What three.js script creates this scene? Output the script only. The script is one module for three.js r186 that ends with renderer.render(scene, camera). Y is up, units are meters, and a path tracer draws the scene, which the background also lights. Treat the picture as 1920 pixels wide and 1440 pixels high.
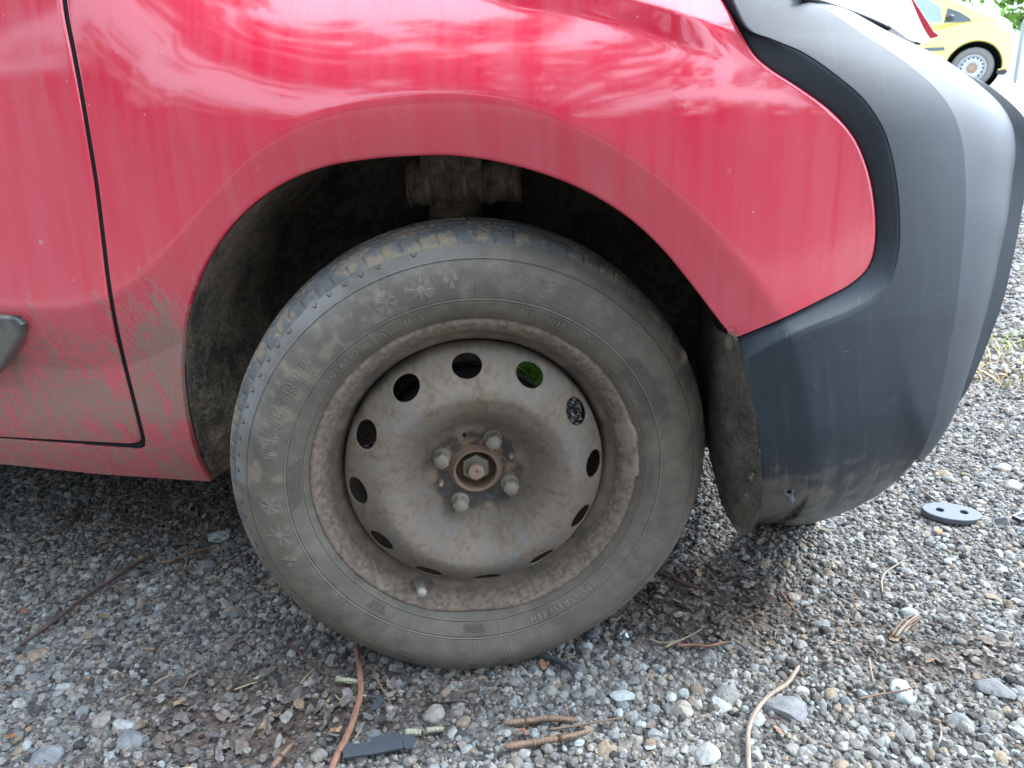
import * as THREE from 'three';
import { mergeGeometries, mergeVertices, toCreasedNormals } from 'three/addons/utils/BufferGeometryUtils.js';

// ---------------------------------------------------------------- camera, sky, sun, exposure
const RAD = Math.PI / 180, FOCAL = 1443;                       // focal length in pixels of a 1920 x 1440 frame
const scene = new THREE.Scene();
const camera = new THREE.PerspectiveCamera(2 * Math.atan(720 / FOCAL) / RAD, 4 / 3, 0.05, 400);
camera.rotation.order = 'YXZ';
camera.rotation.set(-21 * RAD, 7 * RAD, -2 * RAD);
camera.position.set(0.1533, 0.755, 0.8258);
camera.focus = 0.92; camera.userData.fStop = 22;
camera.updateMatrixWorld();
const renderer = new THREE.WebGLRenderer({ antialias: true });
renderer.toneMapping = THREE.LinearToneMapping;
renderer.toneMappingExposure = 3.3;
renderer.shadowMap.enabled = true;
const SUN = new THREE.Vector3(0.78, 0.78, -0.3).normalize();
const sun = new THREE.DirectionalLight(new THREE.Color(1, 0.95, 0.87), 1.5);
sun.position.copy(SUN).multiplyScalar(30);
sun.castShadow = true; sun.shadow.radius = 24; sun.shadow.mapSize.set(2048, 2048);
Object.assign(sun.shadow.camera, { left: -12, right: 12, top: 12, bottom: -12, near: 1, far: 80 });
scene.add(sun, sun.target);

// ---------------------------------------------------------------- chance and noise
function rng(seed) { let s = seed | 0; return () => { s = (s + 0x6d2b79f5) | 0; let t = Math.imul(s ^ (s >>> 15), 1 | s); t = (t + Math.imul(t ^ (t >>> 7), 61 | t)) ^ t; return ((t ^ (t >>> 14)) >>> 0) / 4294967296; }; }
const HASH = new Float32Array(65536), PERM = new Uint16Array(65536);
{ const r = rng(7); for (let i = 0; i < 65536; i++) { HASH[i] = r(); PERM[i] = (r() * 65536) | 0; } }
const clamp = (x, a = 0, b = 1) => x < a ? a : x > b ? b : x;
const sstep = (a, b, x) => { const t = clamp((x - a) / (b - a)); return t * t * (3 - 2 * t); };
const lerp = (a, b, t) => a + (b - a) * t;
const mod = (a, n) => ((a % n) + n) % n;
function vnoise(x, y, period = 0, seed = 0) {
  let xi = Math.floor(x), yi = Math.floor(y); const fx = x - xi, fy = y - yi;
  const u = fx * fx * (3 - 2 * fx), v = fy * fy * (3 - 2 * fy);
  let x1 = xi + 1, y1 = yi + 1;
  if (period) { xi = mod(xi, period); x1 = mod(x1, period); yi = mod(yi, period); y1 = mod(y1, period); }
  const h = (a, b) => HASH[(PERM[(a + seed * 911) & 65535] + b * 7919) & 65535];
  const a = h(xi, yi), b = h(x1, yi), c = h(xi, y1), d = h(x1, y1);
  return a + (b - a) * u + (c - a) * v + (a - b - c + d) * u * v;
}
function fbm(x, y, oct = 4, seed = 0, period = 0) {
  let s = 0, a = 0.5, n = 0;
  for (let i = 0; i < oct; i++) { s += a * vnoise(x, y, period, seed + i); n += a; a *= 0.5; x *= 2; y *= 2; period *= 2; }
  return s / n;
}
function noise3(x, y, z, seed = 0) { return (vnoise(x + z * 1.7, y - z * 0.9, 0, seed) + vnoise(y + 31, z + x * 0.6, 0, seed + 3) + vnoise(z - 17, x - y * 0.7, 0, seed + 5)) / 3; }

// ---------------------------------------------------------------- sky: even overcast, brighter round the veiled sun
{
  const W = 512, H = 256, data = new Float32Array(W * H * 4);
  for (let j = 0; j < H; j++) for (let i = 0; i < W; i++) {
    const el = ((j + 0.5) / H - 0.5) * Math.PI, az = ((i + 0.5) / W - 0.5) * 2 * Math.PI;
    const d = [Math.cos(el) * Math.cos(az), Math.sin(el), Math.cos(el) * Math.sin(az)];
    const c = d[0] * SUN.x + d[1] * SUN.y + d[2] * SUN.z, up = Math.max(0, d[1]);
    const cl = fbm(d[0] * 2.2 / (up + 0.35) + 9, d[2] * 2.2 / (up + 0.35) + 4, 5, 2);
    let L = 0.5 + 0.6 * up + 0.3 * (cl - 0.5) + 1.7 * Math.pow(Math.max(0, 0.5 + 0.5 * c), 5);
    if (el < 0) L = 0.3;
    const k = (j * W + i) * 4, b = 0.06 * (1 - cl);
    data[k] = L * (0.87 - b); data[k + 1] = L * 0.99; data[k + 2] = L * (1.17 + b); data[k + 3] = 1;
  }
  const t = new THREE.DataTexture(data, W, H, THREE.RGBAFormat, THREE.FloatType);
  t.mapping = THREE.EquirectangularReflectionMapping; t.magFilter = t.minFilter = THREE.LinearFilter; t.needsUpdate = true;
  scene.background = t; scene.environment = t; scene.environmentIntensity = 1;
}

// ---------------------------------------------------------------- helpers
const V = (x, y, z) => new THREE.Vector3(x, y, z);
const counts = {};
function numbered(n) { const k = counts[n] = (counts[n] ?? -1) + 1; return k ? n + '_' + String(k).padStart(3, '0') : n; }
function tag(o, label, category, group) { o.userData.label = label; o.userData.category = category; if (group) o.userData.group = group; return o; }
function thing(name, label, category, pos = [0, 0, 0], ry = 0, group) { const o = new THREE.Group(); o.name = numbered(name); o.position.set(...pos); o.rotation.y = ry; tag(o, label, category, group); scene.add(o); return o; }
function part(name, geo, mat, parent) { const m = new THREE.Mesh(geo, mat); m.name = name; m.castShadow = m.receiveShadow = true; parent.add(m); return m; }
function solid(name, geo, mat, label, category, group) { const m = part(numbered(name), geo, mat, scene); return tag(m, label, category, group); }
function struct(name, geo, mat) { const m = part(numbered(name), geo, mat, scene); m.userData.kind = 'structure'; return m; }
const dirOf = (u, v) => V((u - 960) / FOCAL, (720 - v) / FOCAL, -1).applyQuaternion(camera.quaternion);
const onZ = (u, v, z) => { const d = dirOf(u, v); return camera.position.clone().addScaledVector(d, (z - camera.position.z) / d.z); };
const onSurf = (u, v, f, add = 0) => { let z = 0, p; for (let i = 0; i < 14; i++) { p = onZ(u, v, z); z = f(p.x, p.y) + add; } return onZ(u, v, z); };
function curve(pts, smooth = true) {                             // points of a pixel line at even parameter along its length
  const P = pts.map(([x, y]) => V(x, y, 0));
  if (smooth) return new THREE.CatmullRomCurve3(P, false, 'centripetal');
  const c = new THREE.CurvePath(); for (let i = 1; i < P.length; i++) c.add(new THREE.LineCurve3(P[i - 1], P[i])); return c;
}
function sample(pts, n, smooth = true) { return curve(pts, smooth).getSpacedPoints(n).map(p => [p.x, p.y]); }
function grid(nu, nv, fn, uvf, closed = false) {                 // (nu+1) x (nv+1) lattice
  const pos = new Float32Array((nu + 1) * (nv + 1) * 3), uv = new Float32Array((nu + 1) * (nv + 1) * 2), idx = [];
  for (let i = 0; i <= nu; i++) for (let j = 0; j <= nv; j++) {
    const p = fn(i / nu, j / nv, i, j), k = i * (nv + 1) + j; pos.set([p.x, p.y, p.z], k * 3);
    const q = uvf ? uvf(p, i / nu, j / nv) : [i / nu, j / nv]; uv.set(q, k * 2);
    if (i < nu && j < nv) idx.push(k, k + nv + 1, k + 1, k + 1, k + nv + 1, k + nv + 2);
  }
  const g = new THREE.BufferGeometry();
  g.setAttribute('position', new THREE.BufferAttribute(pos, 3)); g.setAttribute('uv', new THREE.BufferAttribute(uv, 2)); g.setIndex(idx);
  g.computeVertexNormals();
  if (closed) {                                                 // join the normals of first and last column
    const n = g.attributes.normal; for (let j = 0; j <= nv; j++) { const a = V().fromBufferAttribute(n, j), b = V().fromBufferAttribute(n, nu * (nv + 1) + j); a.add(b).normalize(); n.setXYZ(j, a.x, a.y, a.z); n.setXYZ(nu * (nv + 1) + j, a.x, a.y, a.z); }
  }
  return g;
}
function outward(g, towards) {                                  // turn the faces so that they look towards a direction
  const n = g.attributes.normal; let s = 0; const v = V(); for (let i = 0; i < n.count; i += 7) s += v.fromBufferAttribute(n, i).dot(towards);
  if (s < 0) { const a = g.index.array; for (let i = 0; i < a.length; i += 3) { const t = a[i]; a[i] = a[i + 1]; a[i + 1] = t; } for (let i = 0; i < n.array.length; i++) n.array[i] *= -1; }
  return g;
}
function lathe(profile, seg, closedV = false) {                  // profile of [r, z]; axis z
  return outward(grid(seg, profile.length - 1, (u, v, i, j) => { const a = u * Math.PI * 2, [r, z] = profile[j]; return V(Math.cos(a) * r, Math.sin(a) * r, z); }, p => [p.x, p.y], true), V(0, 0, 1));
}
function refine(profile, n) { const c = new THREE.CatmullRomCurve3(profile.map(([r, z]) => V(r, z, 0)), false, 'centripetal'); return c.getSpacedPoints(n).map(p => [p.x, p.y]); }
function clean(g) { const h = new THREE.BufferGeometry(); for (const k of ['position', 'normal', 'uv']) h.setAttribute(k, g.attributes[k].clone()); if (g.index) h.setIndex([...g.index.array]); return h; }
const merge = list => mergeGeometries(list.map(g => { const h = clean(g); return h.index ? h.toNonIndexed() : h; }));
function tube(points, r0, r1, radial = 7, n = 0, wob = 0, seed = 1) {
  const c = new THREE.CatmullRomCurve3(points, false, 'centripetal'), L = c.getLength(); n = n || Math.max(6, Math.ceil(L / 0.008));
  const fr = c.computeFrenetFrames(n), g = grid(n, radial, (u, v, i) => {
    const p = c.getPointAt(u), a = v * Math.PI * 2; let r = lerp(r0, r1, u) * (1 + wob * (fbm(u * L * 90, v * 3 + seed, 2, seed, 0) - 0.5) * 2);
    if (i === 0 || i === n) r *= 0.35;
    return p.addScaledVector(fr.normals[i], Math.cos(a) * r).addScaledVector(fr.binormals[i], Math.sin(a) * r);
  }, (p, u, v) => [v, u * L * 20]);
  return g;
}
function dataTex(w, h, fn, srgb = false, repeat = true) {
  const d = new Uint8Array(w * h * 4);
  for (let y = 0; y < h; y++) for (let x = 0; x < w; x++) {
    const c = fn(x, y), k = (y * w + x) * 4;
    for (let i = 0; i < 3; i++) { let v = clamp(c[i]); if (srgb) v = v <= 0.0031308 ? v * 12.92 : 1.055 * Math.pow(v, 1 / 2.4) - 0.055; d[k + i] = v * 255; }
    d[k + 3] = 255;
  }
  const t = new THREE.DataTexture(d, w, h); t.magFilter = THREE.LinearFilter; t.minFilter = THREE.LinearMipmapLinearFilter;
  if (repeat) t.wrapS = t.wrapT = THREE.RepeatWrapping; if (srgb) t.colorSpace = THREE.SRGBColorSpace; t.needsUpdate = true; return t;
}
const mix3 = (a, b, t) => [a[0] + (b[0] - a[0]) * t, a[1] + (b[1] - a[1]) * t, a[2] + (b[2] - a[2]) * t];
const std = (o) => new THREE.MeshStandardMaterial({ roughness: 0.8, ...o });
const rgb = (r, g, b) => new THREE.Color().setRGB(r, g, b);

// ---------------------------------------------------------------- ground
const groundY = (x, z) => {
  const d = Math.max(0, -z - 1.2); let y = 0.045 * d * d / (d + 0.8);
  const near = Math.exp(-(x * x + z * z) / 30);
  return y + near * (0.012 * (fbm(x * 2.5 + 5, z * 2.5, 3, 11) - 0.5) + 0.006 * (fbm(x * 14, z * 14, 2, 12) - 0.5)) - 0.004;
};
const onGround = (u, v, add = 0) => { let y = 0, p; const d = dirOf(u, v); for (let i = 0; i < 12; i++) { p = camera.position.clone().addScaledVector(d, (y - camera.position.y) / d.y); y = groundY(p.x, p.z) + add; } return p; };
// how much leaf and twig litter (0 to 1) lies on the ground at a place
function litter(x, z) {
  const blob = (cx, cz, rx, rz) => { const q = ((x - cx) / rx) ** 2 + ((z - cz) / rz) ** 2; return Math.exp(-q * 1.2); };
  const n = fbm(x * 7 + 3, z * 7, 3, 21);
  return clamp((blob(-0.28, 0.07, 0.2, 0.1) * 1.35 + blob(0.27, -0.2, 0.16, 0.1) * 1.1 + blob(0.62, -0.1, 0.16, 0.07) * 0.6 + blob(-0.03, 0.04, 0.1, 0.05) * 0.5 + blob(-0.62, -0.42, 0.42, 0.2) * 0.62 + blob(0.12, -0.3, 0.4, 0.14) * 0.4) * (0.35 + 1.3 * n));  // the patch under the sill is dark soil, also put in to deepen the shade
}
const soilTex = dataTex(1024, 1024, (x, y) => {
  const u = x / 1024, v = y / 1024, a = fbm(u * 24, v * 24, 5, 31, 24), b = fbm(u * 90, v * 90, 3, 37, 90), c = vnoise(u * 300, v * 300, 300, 39);
  const t = 0.45 * a + 0.35 * b + 0.2 * c; return mix3([0.05, 0.043, 0.038], [0.28, 0.255, 0.23], clamp((t - 0.3) * 2.2));
}, true);
const soilBump = dataTex(1024, 1024, (x, y) => { const u = x / 1024, v = y / 1024; const t = 0.5 * fbm(u * 60, v * 60, 4, 41, 60) + 0.5 * vnoise(u * 180, v * 180, 180, 43); return [t, t, t]; });
const ground = (() => {
  const rings = 190, sectors = 220, cx = 0.3, cz = -0.3;
  const g = grid(rings, sectors, (u, v) => { const r = 0.0 + 3.2 * u * 0.9 + Math.pow(u, 9) * 140, a = v * Math.PI * 2; const x = cx + Math.cos(a) * r, z = cz + Math.sin(a) * r; return V(x, groundY(x, z), z); }, p => [p.x / 0.7, p.z / 0.7]);
  outward(g, V(0, 1, 0));
  const n = g.attributes.position.count, col = new Float32Array(n * 3);
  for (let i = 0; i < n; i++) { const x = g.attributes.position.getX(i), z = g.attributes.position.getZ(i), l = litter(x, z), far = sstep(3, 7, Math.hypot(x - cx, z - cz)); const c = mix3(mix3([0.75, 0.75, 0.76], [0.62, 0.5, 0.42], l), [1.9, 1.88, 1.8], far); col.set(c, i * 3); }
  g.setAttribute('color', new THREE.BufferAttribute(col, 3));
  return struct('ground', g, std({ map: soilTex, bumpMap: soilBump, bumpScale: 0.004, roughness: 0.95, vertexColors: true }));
})();
{ // pale hard standing on which the far car is parked
  const g = grid(60, 40, (u, v) => { const x = lerp(-30, 45, u), z = lerp(-7.5 - 0.35 * Math.sin(u * 9), -22, v) ; return V(x, groundY(x, z) + 0.012, z); }, p => [p.x / 1.5, p.z / 1.5]);
  outward(g, V(0, 1, 0));
  const t = dataTex(512, 512, (x, y) => { const u = x / 512, v = y / 512, a = 0.6 * fbm(u * 10, v * 10, 5, 51, 10) + 0.4 * vnoise(u * 200, v * 200, 200, 53); return mix3([0.42, 0.41, 0.38], [0.68, 0.67, 0.63], a); }, true);
  struct('road', g, std({ map: t, roughness: 0.9 }));
}

// ---------------------------------------------------------------- body surface of the van: z over (x, y)
const lineOf = (pts, n) => sample(pts, n).map(([u, v]) => { const p = onZ(u, v, 0); return [p.x, p.y]; });
function signedDistance(line) {
  return (x, y) => {
    let best = 1e9, s = 1;
    for (let i = 1; i < line.length; i++) {
      const [ax, ay] = line[i - 1], [bx, by] = line[i], dx = bx - ax, dy = by - ay, px = x - ax, py = y - ay, t = clamp((px * dx + py * dy) / (dx * dx + dy * dy));
      const ex = px - t * dx, ey = py - t * dy, q = ex * ex + ey * ey; if (q < best) { best = q; s = dx * py - dy * px >= 0 ? 1 : -1; }
    }
    return s * Math.sqrt(best);
  };
}
const crestD = signedDistance(lineOf([[-260, 545], [-100, 566], [0, 576], [100, 581], [180, 567], [250, 531], [310, 472], [395, 372], [475, 292], [555, 237], [640, 203], [740, 184], [830, 178], [920, 185], [1000, 205], [1100, 250], [1200, 311], [1290, 385], [1370, 470], [1430, 545], [1475, 615], [1500, 685], [1520, 770], [1535, 860], [1545, 980]], 90));
const shoulderD = signedDistance(lineOf([[700, -75], [850, -25], [940, 0], [1070, 20], [1200, 54], [1320, 94], [1430, 130], [1520, 165]], 40));
const blisterD = signedDistance(lineOf([[193, 330], [192, 260], [196, 205], [215, 165], [258, 108], [320, 58], [400, 20], [490, -12], [640, -60]], 40));
function surf(x, y, shoulder = 1) {
  const d = crestD(x, y), e = 0.0045;
  let z = -0.19 * (Math.sqrt(d * d + e * e) - e) + 0.13 * d + 0.23 * Math.max(0, -d - 0.085);
  const w = sstep(-0.42, -0.12, x), h = Math.max(0, y - 0.7), h2 = Math.max(0, y - 0.5);
  z -= 0.05 * h2 + lerp(0.35, 2.3, w) * h * h;
  if (x > 0.22) z -= 0.75 * (x - 0.22) ** 2;
  if (x > -0.1 && shoulder) { const s = shoulderD(x, y), k = sstep(-0.1, 0.1, x) * (1 - sstep(0.22, 0.31, x)); z += k * (0.42 * (Math.sqrt((s) ** 2 + 1e-5) + s) / 2 - 0.7 * Math.max(0, s - 0.028)) + k * 1.6 * Math.max(0, s) ** 2 ; }
  if (x < 0.1) { const b = -blisterD(x, y), k = 1 - sstep(-0.2, 0.0, x); z += k * 0.0018 * sstep(-0.012, 0.05, b) * sstep(0.66, 0.75, y) ; }
  const low = Math.max(0, 0.385 - y); z -= 2.5 * low * low;
  return z;
}
const surfB = (x, y) => surf(x, y, 0);

// ---------------------------------------------------------------- car paint with dust, streaks and thrown mud
const PX0 = -0.95, PX1 = 0.7, PY0 = 0.1, PY1 = 1.03, PW = 2048, PH = 1152;
const paintUV = p => [(p.x - PX0) / (PX1 - PX0), (p.y - PY0) / (PY1 - PY0)];
const crestLow = (x, y) => 1;
function mudAt(x, y) {                                            // 0 clean to 1 caked
  const lean = x + 0.22 * (y - 0.4), st = fbm(lean * 95, y * 17, 4, 61), sp = fbm(x * 260, y * 200, 3, 65), pt = fbm(x * 9 + 2, y * 9, 3, 67);
  const left = 1 - sstep(-0.33, -0.24, x), e = crestLow(x, y);
  let a = 0.65 * (1 - sstep(0.40, 0.60, y)) + 0.18 * (1 - sstep(0.33, 0.38, y)) + 0.45 * Math.exp(-(((x + 0.385) / 0.05) ** 2)) * (1 - sstep(0.5, 0.66, y));
  a = Math.min(0.78, a) * left * e;
  const fs = fbm(lean * 330 + 9, y * 70, 3, 69), low = sstep(0.372, 0.355, y) * 0.3;
  const thick = clamp((a * 1.2 - low + (st - 0.5) * 1.15 + (fs - 0.5) * 1.1 + (sp - 0.5) * 0.9 + (pt - 0.5) * 1.2 - 0.5) * 1.35 + 0.12);
  return sstep(0, 0.15, a) * Math.min(0.82, thick * 0.82 + 0.16 * a);
}
const mudField = new Float32Array(PW * PH), dustField = new Float32Array(PW * PH);
for (let j = 0; j < PH; j++) for (let i = 0; i < PW; i++) {
  const x = lerp(PX0, PX1, i / PW), y = lerp(PY0, PY1, j / PH);
  mudField[j * PW + i] = mudAt(x, y);
  const s = fbm(x * 120, y * 6, 3, 71), s2 = fbm(x * 30 + y * 8, y * 4, 3, 74), f = vnoise(x * 900, y * 500, 0, 77);
  let d = 0.10 + 0.22 * (s - 0.45) + 0.2 * (s2 - 0.5) + 0.05 * (f - 0.5) + 0.1 * (1 - sstep(0.5, 0.85, y)) + 0.1 * sstep(-0.35, -0.6, x);
  dustField[j * PW + i] = clamp(d, 0.01, 0.5);
}
{ const r = rng(5); for (let k = 0; k < 260; k++) { const cx = r() * PW, cy = r() * PH, q = 1 + r() * r() * 3; for (let j = -4; j <= 4; j++) for (let i = -4; i <= 4; i++) if (i * i + j * j < q * q) { const a = (cx + i) | 0, b = (cy + j) | 0; if (a >= 0 && b >= 0 && a < PW && b < PH) dustField[b * PW + a] = 0.75 * (k % 3 ? 0.5 : 1); } } }
const paintMap = dataTex(PW, PH, (i, j) => { const m = mudField[j * PW + i], d = dustField[j * PW + i], f = HASH[(i * 13 + j * 7919) & 65535]; return mix3(mix3([0.62, 0.014, 0.05], [0.46, 0.34, 0.34], d * 0.6), mix3([0.19, 0.158, 0.12], [0.29, 0.245, 0.195], f), m); }, true, false);
const paintGloss = dataTex(PW, PH, (i, j) => { const m = mudField[j * PW + i], d = dustField[j * PW + i]; return [clamp(1 - m * 1.4 - d * 0.35), lerp(0.06 + d * 0.4, 0.95, clamp(m * 1.5)), clamp(0.05 + d * 0.3)]; }, false, false);
const paint = new THREE.MeshPhysicalMaterial({ map: paintMap, roughness: 1, roughnessMap: paintGloss, clearcoat: 0.85, clearcoatMap: paintGloss, clearcoatRoughness: 0.06, bumpMap: paintGloss, bumpScale: -0.0005, ior: 1.6 });
const gapBlack = std({ color: rgb(0.006, 0.006, 0.007), roughness: 0.9 });

const plasticMap = dataTex(1024, 1024, (i, j) => {
  const x = lerp(0.2, 0.75, i / 1024), y = lerp(0.15, 0.9, j / 1024); const n = fbm(x * 60, y * 60, 4, 81), s = fbm(x * 200 + y * 40, y * 9, 3, 83), f = HASH[(i * 31 + j * 1877) & 65535];
  let c = mix3([0.007, 0.016, 0.025], [0.016, 0.029, 0.041], 0.6 * n + 0.4 * f);
  const low = 1 - sstep(0.24, 0.36, y), near = 1 - sstep(0.33, 0.45, x);
  const m = clamp((low * 0.7 + low * near * 0.6 + (n - 0.5) * 1.1 + (s - 0.5) * 0.8 - 0.38) * 1.6) * sstep(0, 0.1, low);
  return mix3(mix3(c, [0.13, 0.135, 0.13], clamp((s - 0.62) * 1.2) * (0.3 + 0.7 * low)), mix3([0.11, 0.1, 0.08], [0.2, 0.18, 0.145], f), m * 0.75);
}, true, false);
{ // scratches and specks
  const d = plasticMap.image.data, r = rng(91); const put = (x, y, a) => { x |= 0; y |= 0; if (x < 0 || y < 0 || x > 1023 || y > 1023) return; const k = (y * 1024 + x) * 4; for (let i = 0; i < 3; i++) d[k + i] = lerp(d[k + i], 150, a); };
  for (let k = 0; k < 160; k++) { let x = r() * 1024, y = r() * 520; const a = r() * 6.3, L = 3 + r() * 18, w = 0.1 + r() * 0.4; for (let s = 0; s < L; s++) put(x + Math.cos(a) * s, y + Math.sin(a) * s * 0.4, w); }
  for (let k = 0; k < 240; k++) { const x = r() * 1024, y = r() * 900; put(x, y, 0.6); if (r() > 0.6) put(x + 1, y, 0.4); }
  for (let s = 0; s < 90; s++) for (let w = -3; w < 4; w++) put(390 + s * 1.1 + w, 820 + s * 1.0 - w, 0.12 * (1 - Math.abs(w) / 4) * r() * 2);
}
const grainBump = dataTex(256, 256, (i, j) => { const n = 0.5 * vnoise(i / 2, j / 2, 128, 95) + 0.5 * vnoise(i / 5.12, j / 5.12, 50, 96); return [n, n, n]; });
grainBump.repeat.set(60, 80);
const plastic = new THREE.MeshPhysicalMaterial({ map: plasticMap, roughness: 0.38, ior: 1.5, bumpMap: grainBump, bumpScale: 0.00025 });

const van = thing('parked_van', 'red parked van with a dirty steel front wheel and dark grey plastic bumper', 'van');
const FRONT = V(0, 0, 1);

// fender: ruled between the wheel arch lip and its outer seams
const ARCH = [[395, 903], [374, 868], [353, 800], [342, 730], [340, 665], [347, 600], [366, 535], [400, 468], [450, 405], [520, 350], [600, 315], [680, 300], [760, 293], [850, 292], [940, 305], [1030, 330], [1110, 365], [1180, 410], [1240, 465], [1290, 525], [1332, 580], [1362, 618], [1378, 634]];
const SEAM = [[96, -260], [107, -170], [118, -80], [122, -20], [128, 30], [140, 90], [155, 170], [170, 258], [184, 345], [196, 440], [207, 530], [217, 592], [234, 670], [254, 750], [272, 822]];   // right side of the door gap, downwards
const B0 = [[1190, -260], [1252, -160], [1318, -60], [1355, 0], [1385, 52], [1416, 104], [1446, 130], [1500, 165], [1558, 208], [1600, 255], [1625, 310], [1640, 380], [1641, 460], [1628, 502], [1598, 531], [1540, 562], [1460, 600], [1382, 632]];
{
  const NS = 860, NT = 150, arch = sample(ARCH, NS);
  const legs = [[0, 0.012, sample([[157, 887], [143, 836]], 60, false)], [0.012, 0.036, sample([[143, 833.5], [225, 839.5], [256, 842], [270, 840], [275, 832]], 60, false)], [0.036, 0.42, sample([...SEAM].reverse(), 200)], [0.42, 0.76, sample([[96, -260], [1190, -260]], 200, false)], [0.76, 1, sample(B0, 260)]];
  const outer = s => { for (const [a, b, pts] of legs) if (s <= b + 1e-9) { const q = clamp((s - a) / (b - a)) * (pts.length - 1), i = Math.min(pts.length - 2, Math.floor(q)); return [lerp(pts[i][0], pts[i + 1][0], q - i), lerp(pts[i][1], pts[i + 1][1], q - i)]; } };
  const rollA = [[0, 0.0075], [0, 0.005], [0, 0.003], [0, 0.0012]], rollN = rollA.length;
  const g = grid(NS, NT + 2 * rollN, (u, v, i, j) => {
    const A = arch[i], O = outer(u); let t = (j - rollN) / NT, back = 0;
    if (j < rollN) { t = 0; back = rollA[j][1]; } else if (j > rollN + NT) { t = 1; back = rollA[NT + 2 * rollN - j][1]; }
    const e = 0.004 * sstep(0, 1, 1); let x = lerp(A[0], O[0], t), y = lerp(A[1], O[1], t);
    const p = onSurf(x, y, surf), edge = Math.min(t, 1 - t) * 0.35;
    if (edge < 0.0035) { const q = 1 - edge / 0.0035; p.z -= 0.0016 * q * q; }
    p.z -= back; if (j < rollN) { p.x += (0 - p.x) * 0; p.y += 0; }
    return p;
  }, paintUV);
  part('fender', outward(g, FRONT), paint, van);
}
// door with its lower moulding
{
  const L = sample([[86, -260], [97, -170], [108, -80], [112, -20], [118, 30], [130, 90], [145, 170], [160, 258], [174, 345], [186, 440], [197, 530], [207, 592], [224, 670], [244, 750], [261, 818], [262, 826], [255, 831], [235, 831]], 260);
  const NV = 110, back = [0.006, 0.004, 0.0025, 0.001];
  const g = grid(260, NV + 4, (u, v, i, j) => {
    const [ex, ey] = L[i], ly = lerp(-260, 808, sstep(0, 1, u) * 0 + Math.min(1, u * 1.0)); const t = Math.min(1, j / NV);
    const p = onSurf(lerp(-200, ex, t), lerp(ly, ey, t), surf), q = clamp(1 - (1 - t) / 0.012); p.z -= 0.0018 * q * q; if (j > NV) p.z -= back[3 - (j - NV - 1)];
    return p;
  }, paintUV);
  const door = part('door', outward(g, FRONT), paint, van);
  const bottom = grid(80, 6, (u, v, i, j) => { const p = onSurf(lerp(-200, 240, u), lerp(805.5, 830.5, u), surf); p.z -= [0.0018, 0.002, 0.003, 0.004, 0.005, 0.006, 0.007][j]; p.y -= 0.0005 * Math.min(j, 2); return p; }, paintUV);
  part('door_edge', outward(bottom, V(0, -1, 0.3)), paint, door);
  // rub strip end
  const s = new THREE.Shape(); const q = [[-60, 588], [0, 593], [36, 597], [47, 605], [46, 622], [38, 645], [26, 672], [8, 692], [-60, 702]].map(([u, v]) => onSurf(u, v, surf)); 
  s.moveTo(q[0].x, q[0].y); q.slice(1).forEach(p => s.lineTo(p.x, p.y)); s.closePath();
  const gs = new THREE.ExtrudeGeometry(s, { depth: 0.012, bevelEnabled: true, bevelSize: 0.004, bevelThickness: 0.005, bevelSegments: 4, curveSegments: 8 });
  gs.translate(0, 0, q[3].z - 0.006);
  const gp = gs.attributes.position, guv = gs.attributes.uv; for (let i = 0; i < gp.count; i++) guv.setXY(i, 0.2 + gp.getX(i) + 0.7, gp.getY(i) * 0.9 - 0.31);
  part('rub_strip', gs, plastic, door);
}
// sill under the door
{
  const g = grid(120, 30, (u, v, i, j) => {
    const t = j / 30, x0 = lerp(-200, 158, u), yt = lerp(808.5, 834, u), yb = lerp(850, 886, u); const tt = clamp((t - 0.1) / 0.9);
    const p = onSurf(lerp(x0, x0 + 1, t), lerp(yt, yb, tt), surf); if (j < 3) p.z -= [0.007, 0.003, 0.0012][j]; return p;
  }, paintUV);
  part('sill', outward(g, FRONT), paint, van);
}
// black strip added behind the gaps, standing for their shade
{
  const c = sample([...SEAM, [271, 834], [255, 838], [140, 829], [-200, 806]], 160);
  const g = grid(160, 4, (u, v, i, j) => { const p = onSurf(c[i][0] - 4, c[i][1], surf, -0.0034); const a = c[Math.max(0, i - 1)], b = c[Math.min(160, i + 1)], l = Math.hypot(b[0] - a[0], b[1] - a[1]); const k = (j / 4 - 0.5) * 0.013; p.x += k * -(-(b[1] - a[1])) / l; p.y += k * (b[0] - a[0]) / l; return p; });
  part('door_gap_shade', outward(g, FRONT), gapBlack, van);
}

// ---------------------------------------------------------------- bumper
{
  const c = sample(B0, 120), g = grid(120, 4, (u, v, i, j) => { const p = onSurf(c[i][0], c[i][1], surf, -0.008), a = c[Math.max(0, i - 1)], b = c[Math.min(120, i + 1)], l = Math.hypot(b[0] - a[0], b[1] - a[1]), k = (j / 4 - 0.5) * 0.022; p.x += k * -(-(b[1] - a[1])) / l; p.y += k * (b[0] - a[0]) / l; return p; });
  part('bumper_gap_shade', outward(g, FRONT), gapBlack, van);  // black strip added behind the seam: stands for its shade, stops light leaking
}
const plasticUV = p => [clamp((p.x - 0.2) / 0.55), clamp((p.y - 0.15) / 0.75)];
const B1 = [[1345, -60], [1372, 0], [1402, 56], [1440, 72], [1500, 97], [1560, 137], [1618, 186], [1655, 243], [1675, 312], [1685, 400], [1683, 470], [1668, 522], [1640, 556], [1592, 584], [1520, 612], [1460, 641], [1395, 677]];
const L1 = [[1470, -60], [1505, -4], [1557, 22], [1613, 61], [1680, 104], [1747, 158], [1782, 202], [1800, 247], [1809, 300], [1811, 390], [1804, 480], [1793, 580], [1773, 690], [1748, 800], [1724, 852], [1690, 893], [1640, 932], [1560, 970], [1480, 992], [1420, 1000], [1398, 1001]];
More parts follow.
